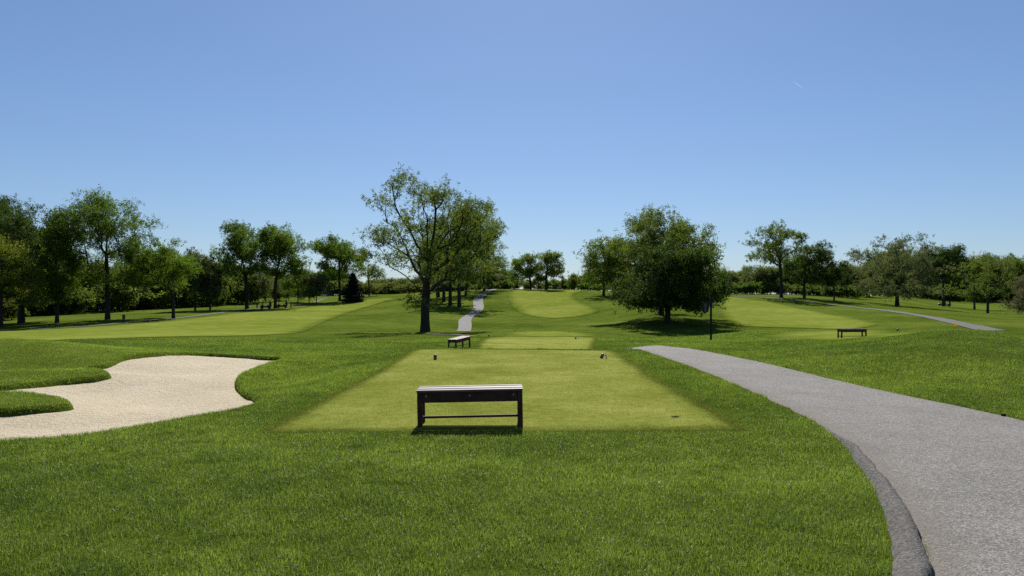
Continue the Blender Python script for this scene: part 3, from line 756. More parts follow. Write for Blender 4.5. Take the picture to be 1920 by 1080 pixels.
screen_tree('shade_tree', 'spreading low forked tree with nearly bare limbs at the right side', 1852, 196,
            [(1855, 502, 38, 20), (1890, 500, 28, 16), (1832, 530, 20, 18), (1882, 528, 34, 18), (1850, 545, 34, 12)], .48, 380, 13, .30, 'leaf_olive', 23, fork=.12, bf=.5, spread=.6, rt=.018)
screen_tree('blossom_tree', 'small tree flecked with cream blossom at the right edge', 1924, 150,
            [(1922, 552, 30, 30), (1906, 572, 18, 14), (1936, 530, 20, 18)], .3, 240, 34, .24, 'blossom', 24, spread=.5)
# left side
screen_tree('shade_tree', 'huge deep green tree filling the left edge above the yellow flowering one', 40, 120,
            [(20, 424, 58, 48), (72, 412, 44, 32), (0, 384, 40, 24), (92, 464, 34, 48), (40, 484, 58, 56), (60, 540, 60, 30), (-50, 440, 50, 60)],
            .7, 900, 46, .30, 'leaf_dark', 31, fork=.14, spread=.7, cluster=4)
screen_tree('shade_tree', 'narrow leafy tree with dark trunk right of the huge left edge tree', 107, 114,
            [(108, 500, 22, 52), (97, 542, 26, 30), (112, 452, 17, 26)], .42, 280, 46, .27, 'leaf_spring', 32, fork=.2, spread=.55)
screen_tree('flowering_tree', 'yellow green flowering tree low at the left edge', 2, 106,
            [(25, 500, 42, 52), (54, 520, 20, 32), (8, 545, 38, 34), (0, 462, 34, 26), (-40, 510, 40, 50)], .4, 480, 38, .22, 'leaf_yel', 33, fork=.12, spread=.5)
screen_tree('shade_tree', 'tallest tree of the left row, broad grey green crown over straight trunk', 202, 120,
            [(178, 376, 32, 22), (196, 402, 52, 32), (162, 416, 30, 24), (232, 422, 36, 30), (200, 448, 58, 24), (150, 442, 22, 13), (256, 408, 14, 16), (200, 490, 44, 22), (214, 520, 44, 18), (225, 385, 20, 16)],
            .55, 560, 38, .26, 'leaf', 34, fork=.2, bf=.45, spread=.6, leader=.85)
screen_tree('shade_tree', 'round tree with slim dark trunk and bright edge leaves, right of the tallest left tree', 325, 125,
            [(290, 476, 34, 26), (266, 488, 28, 24), (320, 492, 34, 28), (344, 512, 20, 22), (250, 512, 24, 18), (302, 456, 20, 13), (354, 535, 18, 10), (290, 520, 40, 20)],
            .4, 420, 42, .27, 'leaf_spring', 35, fork=.3, spread=.55)
screen_tree('shade_tree', 'left tree of the joined pair shading the parked golf carts', 463, 178,
            [(440, 450, 34, 26), (425, 482, 27, 24), (470, 462, 28, 28), (460, 497, 34, 22), (415, 512, 24, 13), (447, 432, 21, 13), (500, 505, 22, 14)],
            .62, 400, 40, .36, 'leaf', 36, fork=.3, bf=.5, spread=.75)
screen_tree('shade_tree', 'right tree of the joined pair shading the parked golf carts', 516, 184,
            [(520, 456, 36, 28), (550, 472, 23, 25), (492, 442, 17, 16), (530, 500, 38, 23), (560, 500, 17, 20), (545, 530, 24, 11), (512, 430, 20, 9)],
            .55, 400, 42, .36, 'leaf_spring', 37, fork=.3, bf=.5, spread=.75)
screen_tree('shade_tree', 'upright dark tree beside the black conifer on the left rise', 637, 226,
            [(625, 466, 29, 22), (650, 472, 27, 20), (606, 466, 14, 16), (640, 496, 36, 18), (610, 496, 17, 11), (664, 492, 17, 23), (650, 515, 28, 11)],
            .6, 360, 40, .40, 'leaf', 38, fork=.22, spread=.8)
screen_tree('shade_tree', 'wispy olive tree just behind the black conifer', 692, 262,
            [(690, 500, 21, 26), (705, 516, 14, 16), (680, 480, 14, 14)], .35, 200, 22, .38, 'leaf_olive', 39, spread=.8)
screen_tree('poplar', 'pale green slender tree behind the left row, nearer the round bright edged tree', 366, 168,
            [(366, 500, 21, 34), (360, 535, 24, 25)], .3, 240, 34, .36, 'leaf_pale', 40, spread=.6)
screen_tree('poplar', 'pale green slender tree behind the left row, nearer the joined pair', 394, 172,
            [(391, 508, 17, 34), (395, 540, 22, 22)], .3, 220, 34, .36, 'leaf_pale', 41, spread=.6)
screen_tree('bare_tree', 'leafless pale twiggy tree behind the narrow leafy tree', 118, 165,
            [(112, 420, 14, 34), (95, 410, 10, 22), (125, 440, 12, 24), (110, 480, 16, 30)], .25, 260, 0, .2, 'leaf', 42, bark='bark_pale', fork=.4, bf=.7, rt=.03)
# the grove behind the lone tree, along the winding path
grove = [(861, 170, [(880, 440, 42, 48), (850, 468, 38, 36), (915, 442, 34, 44), (924, 500, 25, 26), (890, 500, 40, 24), (905, 400, 22, 18)], 'leaf_olive', 'grove tree with the widest trunk, nearest the winding path bend'),
         (844, 177, [(845, 430, 40, 45), (820, 460, 34, 34), (860, 480, 40, 30), (840, 510, 36, 16)], 'leaf', 'grove tree second from the winding path bend'),
         (832, 190, [(830, 450, 38, 40), (810, 480, 30, 26), (840, 505, 34, 18)], 'leaf_olive', 'slimmer grove tree behind the two widest grove trunks'),
         (874, 214, [(885, 460, 40, 40), (860, 490, 30, 24), (912, 478, 25, 28), (885, 510, 36, 14)], 'leaf', 'grove tree on the crest behind the winding path bend'),
         (908, 232, [(925, 470, 26, 42), (910, 500, 26, 24), (938, 500, 16, 24), (920, 430, 22, 24)], 'leaf', 'grove tree on the crest nearest the cart at the path top'),
         (822, 212, [(815, 470, 34, 34), (800, 500, 26, 20), (830, 505, 30, 16)], 'leaf_olive', 'grove tree on the crest at the left end of the grove')]
for i, (px, d, lob, lf, lab) in enumerate(grove):
    screen_tree('shade_tree', lab, px, d, lob, .62, 300, 36, .36, lf, 60 + i, fork=.28, spread=.75, group='grove along the winding path')

# conifer
def conifer():
    base = P3(662, 216); rng = np.random.default_rng(77); H = 8.6
    C = []
    for k in range(2600):
        t = rng.uniform(0, 1)**1.25; z = .25 + t * (H - .3); R = (1 - t)**.8 * 4.1 + .1
        lay = .72 + .28 * math.cos(z * 6.0)
        a = rng.uniform(0, 6.283); r = R * lay * rng.uniform(.55, 1.05)
        for _ in range(5):
            C.append((math.cos(a) * r + rng.normal(0, .16), math.sin(a) * r + rng.normal(0, .16), z - .22 * r * .6 + rng.normal(0, .16)))
    C = np.array(C); C[:, 2] = np.maximum(C[:, 2], .1)
    cm = leaf_mesh('conifer crown', C, .34, rng, np.clip(rng.normal(.5, .2, len(C)), 0, 1), .3)
    bm = bmesh.new(); add_rod(bm, (0, 0, -.3), (0, 0, H * .93), .22, 10, .03)
    place_tree('conifer', 'black green conical conifer on the left rise', 'tree', bm_mesh('conifer trunk', bm, smooth=True), cm, M['bark'], M['needle'], base)
conifer()

# --- woods and hedgerows: a few kinds, copied
def kind_tree(name, seed, H, W, tips, lper, ls, low=.15, **kw):
    rng = np.random.default_rng(seed); L = []
    for i in range(9):
        t = rng.uniform(low + .12, .86); w = W * math.sin(math.pi * min(1, max(.1, (t - low) / (1.05 - low)))) ** .6
        a = rng.uniform(0, 6.283); q = rng.uniform(.1, .6) * w
        L.append((math.cos(a) * q, math.sin(a) * q, t * H, w * .5, w * .5, H * .15))
    return tree_meshes(name, L, .03 * H * .7, tips, lper, ls, seed, H, **kw)
M['leaf_under_lit'] = leafmat('leaves undergrowth', (.055, .066, .022), (.165, .165, .060), .6)  # lighter leaf colour painting in the sunlight on the undergrowth
KINDS = {
 'shrub_d': (kind_tree('shrub', 107, 5, 3.3, 120, 26, .30, low=-.1, spread=.6, fork=.05, leader=.5), 'leaf_under_lit'),
 'wood_a': (kind_tree('wood tree', 101, 13, 5.2, 260, 46, .34, low=.02, spread=.9), 'leaf_far_haze'),
 'wood_b': (kind_tree('wood tree', 102, 13, 4.6, 260, 46, .34, low=.02, spread=.9), 'leaf'),
 'wood_c': (kind_tree('wood tree', 103, 13, 5.6, 260, 44, .34, low=.02, spread=.95), 'leaf_olive'),
 'shrub_a': (kind_tree('shrub', 104, 5, 3.4, 130, 40, .30, low=-.1, spread=.6, fork=.05, leader=.5), 'leaf'),
 'shrub_b': (kind_tree('shrub', 105, 5, 3.0, 130, 38, .30, low=-.1, spread=.6, fork=.05, leader=.5), 'leaf_olive'),
 'shrub_c': (kind_tree('shrub', 106, 5, 3.2, 120, 40, .30, low=-.1, spread=.6, fork=.05, leader=.5), 'leaf_spring'),
}
def scatter_trees(pxs, drange, hrange, kinds, name, label, cat, group, seed, wid=1.0, slope=0.0):
    rng = np.random.default_rng(seed)
    for px in pxs:
        d = rng.uniform(*drange) + slope * max(0, px); h = rng.uniform(*hrange); k = kinds[rng.integers(len(kinds))]
        (tm, cm), lf = KINDS[k]; s = h / (13 if k.startswith('wood') else 5)
        p = P3(px + rng.uniform(-6, 6), d)
        place_tree(name, label, cat, tm, cm, M['bark'], M[lf], p, rng.uniform(0, 6.28), (s * wid, s * wid, s), group)
scatter_trees(range(-130, 470, 15), (148, 178), (10, 15.5), ['wood_a', 'wood_b', 'wood_c'], 'woodland_tree', 'tree of the wood behind the left row of trees', 'tree', 'wood behind the left row', 201, 1.0, .16)
scatter_trees(range(-110, 470, 13), (133, 152), (5.0, 9.5), ['shrub_d', 'shrub_b', 'shrub_c', 'shrub_d'], 'shrub', 'leafy shrub in the undergrowth behind the left row of trees', 'shrub', 'undergrowth behind the left row', 202, 1.1, .175)
scatter_trees(range(430, 600, 18), (215, 240), (7, 11), ['wood_a', 'wood_b', 'wood_c'], 'woodland_tree', 'low woodland tree behind the joined pair of trees', 'tree', 'wood behind the joined pair', 203)
scatter_trees(range(530, 660, 9), (330, 370), (10, 14), ['wood_a', 'wood_c', 'wood_b'], 'hedgerow_tree', 'hedgerow tree beyond the far left fairway', 'tree', 'hedgerow beyond the left fairway', 204)
scatter_trees(range(690, 815, 7), (470, 540), (10, 15), ['wood_a', 'wood_a', 'wood_c'], 'hedgerow_tree', 'small hazy tree of the distant line left of the lone tall tree', 'tree', 'distant trees left of the lone tree', 205, 1.2)
scatter_trees(range(816, 965, 9), (285, 320), (6, 10), ['wood_a', 'wood_b'], 'hedgerow_tree', 'low tree beyond the crest behind the grove', 'tree', 'trees beyond the crest', 206, 1.2)
scatter_trees(range(966, 1060, 10), (300, 330), (4, 7), ['shrub_a', 'shrub_b', 'wood_a'], 'skyline_shrub', 'shrub on the skyline under the two skyline trees', 'shrub', 'shrubs on the skyline', 207, .9)
scatter_trees(range(1062, 1110, 8), (285, 310), (5, 8), ['shrub_a', 'shrub_c', 'shrub_b'], 'skyline_shrub', 'bushy skyline shrub in the gap left of the rounded ridge tree', 'shrub', 'shrubs in the skyline gap', 208, .8)
scatter_trees(range(1110, 1350, 14), (265, 300), (5, 9), ['wood_a', 'wood_b', 'shrub_a'], 'hedgerow_tree', 'low tree beyond the ridge behind the big tree pair', 'tree', 'trees beyond the right ridge', 209, 1.1)
scatter_trees(range(1345, 1480, 10), (240, 265), (7.5, 11.5), ['wood_a', 'wood_c', 'wood_b'], 'hedgerow_tree', 'hedgerow tree at the far end of the right fairway', 'tree', 'hedgerow behind the right fairway', 210, 1.1)
scatter_trees(range(1345, 1620, 12), (232, 246), (3, 4.6), ['shrub_a', 'shrub_b'], 'shrub', 'dark shrub at the foot of the right hedgerow', 'shrub', 'shrubs under the right hedgerow', 211, 1.3)
scatter_trees(range(1480, 1640, 12), (255, 290), (10, 14), ['wood_a', 'wood_b', 'wood_c'], 'hedgerow_tree', 'hedgerow tree behind the small round dark tree', 'tree', 'hedgerow behind the right cart path', 212, 1.0)
scatter_trees(range(1640, 2000, 13), (400, 450), (22, 28), ['wood_a', 'wood_b', 'wood_c'], 'woodland_tree', 'tree of the wood closing the right side', 'tree', 'wood at the right', 213, .9)
scatter_trees(range(1630, 2000, 12), (380, 398), (6, 10), ['shrub_a', 'shrub_b'], 'shrub', 'shrub along the foot of the wood at the right', 'shrub', 'undergrowth of the right wood', 214, 1.3)

scatter_trees(range(430, 700, 7), (312, 328), (4.5, 7), ['shrub_d', 'shrub_b'], 'shrub', 'low shrub at the foot of the hedgerow beyond the far left fairway', 'shrub', 'shrubs under the left hedgerow', 221, 1.4)
scatter_trees(range(684, 830, 6), (440, 460), (5.5, 9), ['shrub_d', 'shrub_d'], 'shrub', 'low shrub at the foot of the distant trees left of the lone tall tree', 'shrub', 'shrubs under the distant trees', 222, 1.5)
scatter_trees(range(812, 960, 9), (282, 296), (3, 4.6), ['shrub_a', 'shrub_b'], 'shrub', 'low shrub beyond the crest behind the grove', 'shrub', 'shrubs beyond the crest', 223, 1.4)
scatter_trees(range(1100, 1360, 11), (255, 275), (2.6, 4.2), ['shrub_a', 'shrub_b'], 'shrub', 'low shrub beyond the ridge behind the big tree pair', 'shrub', 'shrubs beyond the right ridge', 224, 1.4)
# ------------------------------------------------------------------ benches
def make_bench(name, label, loc, rz, roll=0.0, pitch=0.0, L=1.29, D=.43, H=.45, ext=.10):
    root = empty(name, loc); root.rotation_euler = (pitch, roll, rz)
    tag(root, label, 'bench', 'wooden slat benches on the tees')
    bm = bmesh.new(); n = 4; GP = .026; w = (D - GP * (n - 1)) / n
    for i in range(n):
        y0 = -D / 2 + i * (w + GP)
        add_box(bm, -L / 2, L / 2, y0, y0 + w, H - .024, H, Matrix.Translation((0, y0 + w / 2, H + (.0, .003, -.002, .002)[i])) @ Matrix.Rotation((.022, -.03, .035, -.012)[i], 4, 'X') @ Matrix.Translation((0, -y0 - w / 2, -H)))
    link('seat', bm_mesh('seat', bm, .006), M['slat'], root)
    lw = .056; lx, ly = L / 2 - .008, D / 2 - .02
    for sx in (-1, 1):
        for sy in (-1, 1):
            bm = bmesh.new(); add_box(bm, sx * lx - (lw if sx > 0 else 0), sx * lx + (0 if sx > 0 else lw), sy * ly - (lw if sy > 0 else 0), sy * ly + (0 if sy > 0 else lw), -ext, H - .026)
            link('leg', bm_mesh('leg', bm, .003), M['frame'], root)
    for sy in (-1, 1):
        bm = bmesh.new(); y = sy * (ly - .012)
        add_box(bm, -lx + lw + .002, lx - lw - .006, min(y, y - sy * .03), max(y, y - sy * .03), H - .156, H - .026)
        ap = link('apron', bm_mesh('apron', bm, .002), M['frame'], root)
        bm = bmesh.new()
        for x in (-L * .41, 0, L * .41): add_rod(bm, (x, y - sy * .002, H - .075), (x, y + sy * .006, H - .075), .010, 12)
        link('bolt', bm_mesh('bolt', bm), M['bolt'], ap)
    for sx in (-1, 1):
        bm = bmesh.new(); x = sx * (lx - .014)
        add_box(bm, min(x, x - sx * .03), max(x, x - sx * .03), -ly + lw + .002, ly - lw - .002, H - .13, H - .026)
        link('end_rail', bm_mesh('end_rail', bm, .002), M['frame'], root)
        bm = bmesh.new(); add_box(bm, min(x, x - sx * .035), max(x, x - sx * .035), -ly + lw + .002, ly - lw - .002, .075, .11)
        link('foot_rail', bm_mesh('foot_rail', bm, .002), M['frame'], root)
    bm = bmesh.new(); add_box(bm, -lx + .052, lx - .052, -.017, .017, .078, .106)
    link('stretcher', bm_mesh('stretcher', bm, .002), M['frame'], root)
    return root
b1 = make_bench('park_bench', 'dark wooden bench on the near edge of the foreground tee', (-.507, 9.03, gz1(-.507, 9.03) + .02), math.radians(1.0), math.radians(-1.0))
x2 = (861.5 - 960) / F * 30.6
b2 = make_bench('park_bench', 'bench seen end on, angled away beside the second tee', (x2, 30.6, gz1(x2, 30.6) + .02), math.radians(66), math.radians(-3.5), 0, H=.42, ext=.2)
x3 = (1597.5 - 960) / F * 35.6
b3 = make_bench('park_bench', 'small looking bench in front of the right hand tee, by the grassy mound', (x3, 35.6, gz1(x3, 35.6) + .01), math.radians(4))

# ------------------------------------------------------------------ tee markers and small things
def make_marker(label, px, d, tilt=0.0, face=False, s=1.0, dark=True, group='tee markers'):
    p = P3(px, d); root = empty('tee_marker', p); root.rotation_euler = (0, tilt, 0); root.scale = (s, s, s)
    tag(root, label, 'tee marker', group)
    bm = bmesh.new()
    add_lathe(bm, [(.036, -.03), (.040, .01), (.040, .095), (.038, .118), (.030, .136), (.016, .146), (.003, .149)], 20)
    link('body', bm_mesh('body', bm, 0, True), M['marker'], root)
    if face:
        bm = bmesh.new()
        add_lathe(bm, [(.0415, .07), (.0425, .075), (.0425, .108), (.036, .128), (.034, .129)], 20)
        link('cap_band', bm_mesh('cap_band', bm, 0, True), M['greyface'], root)
    return root
make_marker('upright dark tee marker at the left of the foreground tee', 816, 18.4)
make_marker('tilted dark tee marker with grey band beside the thin stake', 1127, 18.8, math.radians(22), True)
make_marker('dark tee marker at the left of the second tee, right of the angled bench', 916.5, 45.5)
make_marker('dark tee marker at the right of the second tee', 1079.5, 42.5)
make_marker('tiny dark tee marker at the left of the far third tee', 966, 77)
make_marker('tiny dark tee marker at the right of the far third tee', 1066, 78)
tm4 = make_marker('round dark tee marker with painted highlight on the right hand tee', 1682, 46.5, math.radians(30), True, 1.2)  # grey band paints in the highlight on this marker
def make_stake(label, px, d, tilt):
    p = P3(px, d); root = empty('marker_stake', p); root.rotation_euler = (0, tilt, 0); tag(root, label, 'stake')
    bm = bmesh.new(); add_rod(bm, (0, 0, -.02), (0, 0, .115), .013, 10, .015); link('shaft', bm_mesh('shaft', bm, .001), M['stake'], root)
    bm = bmesh.new(); add_lathe(bm, [(.016, .112), (.018, .125), (.016, .16), (.006, .172)], 12); link('cap', bm_mesh('cap', bm, 0, True), M['white'], root)
    bm = bmesh.new(); add_lathe(bm, [(.0155, .055), (.018, .06), (.018, .072), (.0155, .077)], 12); link('band', bm_mesh('band', bm, 0, True), M['white'], root)
make_stake('thin pale capped stake right of the tilted tee marker', 1137, 18.7, math.radians(-9))
make_stake('tiny white capped stake beside the right marker of the second tee', 1084.5, 42.6, 0)
# yellow bag on the grass by the far path
def yellow_bag():
    p = Vector((*hit(1792, 613), 0)); p.z = gz1(p.x, p.y); s = p.y / F
    root = empty('yellow_bag', p); root.scale = (s / .058,) * 3; tag(root, 'bright yellow drawstring bag on a short stand below the right cart path', 'bag')
    bm = bmesh.new(); add_lathe(bm, [(.03, .03), (.12, .05), (.15, .12), (.13, .22), (.075, .33), (.045, .40), (.055, .43)], 16, Matrix.Rotation(math.radians(-12), 4, 'Y'))
    link('pouch', bm_mesh('pouch', bm, 0, True), M['yellow'], root)
    bm = bmesh.new(); pts = [(-.09, 0, .42), (-.10, 0, .48), (-.04, 0, .53), (.06, 0, .50), (.10, 0, .54)]
    for a, b in zip(pts, pts[1:]): add_rod(bm, a, b, .022, 8)
    link('strap', bm_mesh('strap', bm, 0, True), M['yellow'], root)
    bm = bmesh.new(); add_rod(bm, (0, 0, -.1), (0, 0, .06), .02, 8); link('stand', bm_mesh('stand', bm), M['black'], root)
yellow_bag()
# black block on the path edge, divot on the tee, bin under the left row
p = Vector((6.62, 9.85, 0)); p.z = gz1(p.x, p.y)
bm = bmesh.new(); add_box(bm, -.025, .025, -.02, .02, -.01, .035); ob = link('edge_block', bm_mesh('edge_block', bm, .006), M['black']); ob.location = p; ob.rotation_euler = (0, 0, .4)
tag(ob, 'small black block lying on the grassy edge of the asphalt path', 'block')
def divot():
    rng = np.random.default_rng(5); bm = bmesh.new(); cx, cy = 2.14, 9.57
    vs = [];  n = 22
    c = bm.verts.new((0, 0, .020))
    for i in range(n):
        a = 2 * math.pi * i / n; r = 1 + .35 * math.sin(3 * a + 1) * rng.uniform(.5, 1)
        vs.append(bm.verts.new((.042 * r * math.cos(a), .032 * r * math.sin(a), .012 + .012 * rng.random())))
    for i in range(n): bm.faces.new((c, vs[i], vs[(i + 1) % n]))
    for _ in range(40):
        a, r = rng.uniform(0, 6.28), rng.uniform(0, .075); s = rng.uniform(.002, .005)
        add_box(bm, -s, s, -s, s, 0, s * 1.6, Matrix.Translation((r * math.cos(a), r * math.sin(a), .018)) @ Matrix.Rotation(a, 4, 'Z'))
    o = link('divot', bm_mesh('divot', bm), M['soil']); o.location = (cx, cy, gz1(cx, cy)); tag(o, 'dark crumbly divot in the turf near the right corner of the foreground tee', 'divot')
divot()
def bin_():
    p = P3(232, 121); root = empty('litter_bin', p); tag(root, 'small grey litter bin beside the path under the tallest left tree', 'bin')
    bm = bmesh.new(); add_lathe(bm, [(.20, 0), (.22, .05), (.25, .62), (.25, .66)], 14); link('body', bm_mesh('body', bm, 0, True), M['bin'], root)
    bm = bmesh.new(); add_lathe(bm, [(.26, .66), (.265, .70), (.20, .78), (.05, .80)], 14); link('lid', bm_mesh('lid', bm, 0, True), M['black'], root)
bin_()
# dark mat at the far end of the asphalt path
def mat_():
    c = Vector(((1151 - 960) / F * 27.5, 27.5, 0)); bm = bmesh.new()
    for i in range(9):
        for j in range(4):
            pass
    xs = np.linspace(-.62, .62, 9); ys = np.linspace(-.5, .5, 5); V = {}
    for i, x in enumerate(xs):
        for j, y in enumerate(ys):
            V[i, j] = bm.verts.new((c.x + x, c.y + y, gz1(c.x + x, c.y + y) + .10))
    for i in range(8):
        for j in range(4): bm.faces.new((V[i, j], V[i + 1, j], V[i + 1, j + 1], V[i, j + 1]))
    r = bmesh.ops.extrude_face_region(bm, geom=bm.faces[:]); bmesh.ops.translate(bm, vec=(0, 0, -.10), verts=[g for g in r['geom'] if isinstance(g, bmesh.types.BMVert)])
    o = link('kerb', bm_mesh('kerb', bm), M['kerb']); tag(o, kind='structure')  # this slab is the mat, though it shares the kerb's name
mat_()

# ------------------------------------------------------------------ hanging sign
def hole_sign():
    p = P3(1333, 36.3); root = empty('hanging_sign', p, 0); tag(root, 'tall black post with hanging dark shield sign beside the asphalt path', 'sign post')
    H = HC - p.z + .03
    bm = bmesh.new(); add_box(bm, -.045, .045, -.045, .045, -.3, H); link('post', bm_mesh('post', bm, .006), M['black'], root)
    zt = H - .36
    bm = bmesh.new(); add_box(bm, -.52, -.046, -.016, .016, zt + .03, zt + .065)
    add_rod(bm, (-.05, 0, zt - .10), (-.22, 0, zt + .03), .009, 8); link('arm', bm_mesh('arm', bm, .003), M['black'], root)
    bm = bmesh.new(); w, h = .165, .50; cx = -.275
    pts = [(cx - w, zt), (cx + w, zt), (cx + w, zt - h * .78)] + [(cx + w * math.cos(t), zt - h * .78 - h * .22 * math.sin(t)) for t in np.linspace(.25, math.pi - .25, 9)] + [(cx - w, zt - h * .78)]
    fr = [bm.verts.new((x, -.018, z)) for x, z in pts]; bk = [bm.verts.new((x, .018, z)) for x, z in pts]
    bm.faces.new(fr); bm.faces.new(bk[::-1])
    for i in range(len(pts)): j = (i + 1) % len(pts); bm.faces.new((fr[i], bk[i], bk[j], fr[j]))
    board = link('sign_board', bm_mesh('sign_board', bm, .004), M['black'], root)
    bm = bmesh.new()
    for x in (cx - .12, cx + .12): add_rod(bm, (x, 0, zt - .005), (x, 0, zt + .032), .008, 8)
    link('hanger', bm_mesh('hanger', bm), M['bolt'], root)
    bm = bmesh.new()                                                   # round emblem, ruled line, numeral, ruled line
    n = 28
    for r0, r1 in ((.062, .074), (.030, .036)):
        A = [bm.verts.new((cx + r0 * math.cos(2 * math.pi * i / n), -.0205, zt - .115 + r0 * math.sin(2 * math.pi * i / n))) for i in range(n)]
        B = [bm.verts.new((cx + r1 * math.cos(2 * math.pi * i / n), -.0205, zt - .115 + r1 * math.sin(2 * math.pi * i / n))) for i in range(n)]
        for i in range(n): bm.faces.new((A[i], A[(i + 1) % n], B[(i + 1) % n], B[i]))
    for z, hw in ((zt - .225, .075), (zt - .425, .055)):
        q = [bm.verts.new((cx + a * hw, -.0205, z + b * .006)) for a, b in ((-1, -1), (1, -1), (1, 1), (-1, 1))]; bm.faces.new(q)
    link('emblem', bm_mesh('emblem', bm), M['signink'], board)
    cu = bpy.data.curves.new('numeral', 'FONT'); cu.body = '6'; cu.size = .19; cu.align_x = 'CENTER'; cu.extrude = .001
    t = bpy.data.objects.new('numeral tmp', cu); COL.objects.link(t)
    me = bpy.data.meshes.new_from_object(t.evaluated_get(bpy.context.evaluated_depsgraph_get())); bpy.data.objects.remove(t)
    me.transform(Matrix.Translation((cx, -.0205, zt - .395)) @ Matrix.Rotation(math.pi / 2, 4, 'X'))
    link('numeral', me, M['signink'], board)
hole_sign()

# ------------------------------------------------------------------ golf carts
def make_cart(paint, roofmat):
    root = empty('golf_cart')                                          # length along X (front at +X)
    def prism(pts, w, bev=.02):
        bm = bmesh.new(); A = [bm.verts.new((x, -w, z)) for x, z in pts]; B = [bm.verts.new((x, w, z)) for x, z in pts]
        bm.faces.new(A); bm.faces.new(B[::-1])
        for i in range(len(pts)): j = (i + 1) % len(pts); bm.faces.new((A[i], B[i], B[j], A[j]))
        return bm_mesh('p', bm, bev)
    link('body', prism([(-1.12, .42), (-1.15, .72), (-.95, .80), (-.25, .78), (-.2, .62), (-.15, .66), (.34, .66), (.52, .74), (.66, .95), (.80, .95), (1.12, .72), (1.20, .50), (1.16, .36), (.95, .30), (-.95, .30)], .55), paint, root)
    bm = bmesh.new(); add_box(bm, -.62, -.12, -.53, .53, .79, .90); link('seat', bm_mesh('seat', bm, .03), M['vinyl'], root)
    bm = bmesh.new(); add_box(bm, -.72, -.60, -.53, .53, .92, 1.28); link('backrest', bm_mesh('backrest', bm, .03), M['vinyl'], root)
    bm = bmesh.new(); add_box(bm, -1.05, .76, -.60, .60, 1.79, 1.90); link('roof', bm_mesh('roof', bm, .025), roofmat, root)
    for sy in (-1, 1):
        bm = bmesh.new(); add_rod(bm, (-.88, sy * .52, .75), (-.88, sy * .52, 1.81), .036, 8); link('roof_post', bm_mesh('roof_post', bm, 0, True), M['black'], root)
        bm = bmesh.new(); add_rod(bm, (.80, sy * .52, .92), (.58, sy * .52, 1.81), .036, 8); link('roof_post', bm_mesh('roof_post', bm, 0, True), M['black'], root)
        for x in (-.74, .84):
            bm = bmesh.new(); Mx = Matrix.Translation((x, sy * .52, .23)) @ Matrix.Rotation(math.pi / 2, 4, 'X')
            add_lathe(bm, [(.10, -.09), (.19, -.10), (.23, -.07), (.23, .07), (.19, .10), (.10, .09)], 20, Mx)
            wh = link('wheel', bm_mesh('wheel', bm, 0, True), M['rubber'], root)
            bm = bmesh.new(); add_lathe(bm, [(.04, -.105), (.11, -.10), (.11, .10), (.04, .105)], 14, Mx); link('rim', bm_mesh('rim', bm, 0, True), M['bolt'], wh)
    bm = bmesh.new(); add_box(bm, -.80, -.77, -.50, .50, .95, 1.78); link('rear_curtain', bm_mesh('rear_curtain', bm, .004), M['cloth_black'], root)
    bm = bmesh.new(); add_rod(bm, (.62, .26, .85), (.30, .26, 1.08), .02, 8)
    bmesh.ops.create_circle(bm, cap_ends=True, radius=.17, segments=18, matrix=Matrix.Translation((.29, .26, 1.09)) @ Matrix.Rotation(math.radians(-55), 4, 'Y'))
    link('steering_wheel', bm_mesh('steering_wheel', bm), M['black'], root)
    for sy in (-.24, .24):
        bm = bmesh.new(); add_lathe(bm, [(.15, .62), (.19, .68), (.19, 1.42), (.15, 1.45)], 14, Matrix.Translation((-1.0, sy, 0)))
        for k in range(4): add_rod(bm, (-1.0 + .05 * math.cos(k * 1.6), sy + .05 * math.sin(k * 1.6), 1.3), (-1.02 + .09 * math.cos(k * 1.6), sy + .09 * math.sin(k * 1.6), 1.6), .02, 6)
        link('golf_bag', bm_mesh('golf_bag', bm), M['bag'], root)
    return root
GC = 'golf carts on the course'
cd = make_cart(M['cart_dark'], M['cart_dark']); cw = make_cart(M['cart_white'], M['vinyl'])
def put_cart(src, first, label, px, d, rz, dz=0):
    o = src if first else copy_tree(src)
    o.scale = (1.1,) * 3; o.location = P3(px, d) + Vector((0, 0, dz)); o.rotation_euler = (0, 0, math.radians(rz)); tag(o, label, 'golf cart', GC)
    return o
put_cart(cd, True, 'dark golf cart parked left of the second trunk of the joined pair', 498.5, 179, 205)
put_cart(cd, False, 'dark golf cart parked right of the second trunk of the joined pair', 529, 186, 200)
put_cart(cd, False, 'dark far golf cart beside the white one on the left rise', 620, 300, 20)
put_cart(cw, True, 'small white golf cart on the left rise', 608.5, 300, 20)
put_cart(cd, False, 'dark golf cart seen from behind at the top of the winding path', 921.5, 246, 85)
put_cart(cd, False, 'golf cart on the lower right fairway, the one nearer the pale silvery tree', 1766, 285, 165)
put_cart(cd, False, 'golf cart on the lower right fairway, the one nearer the spreading bare limbed tree', 1775.5, 285, 170)

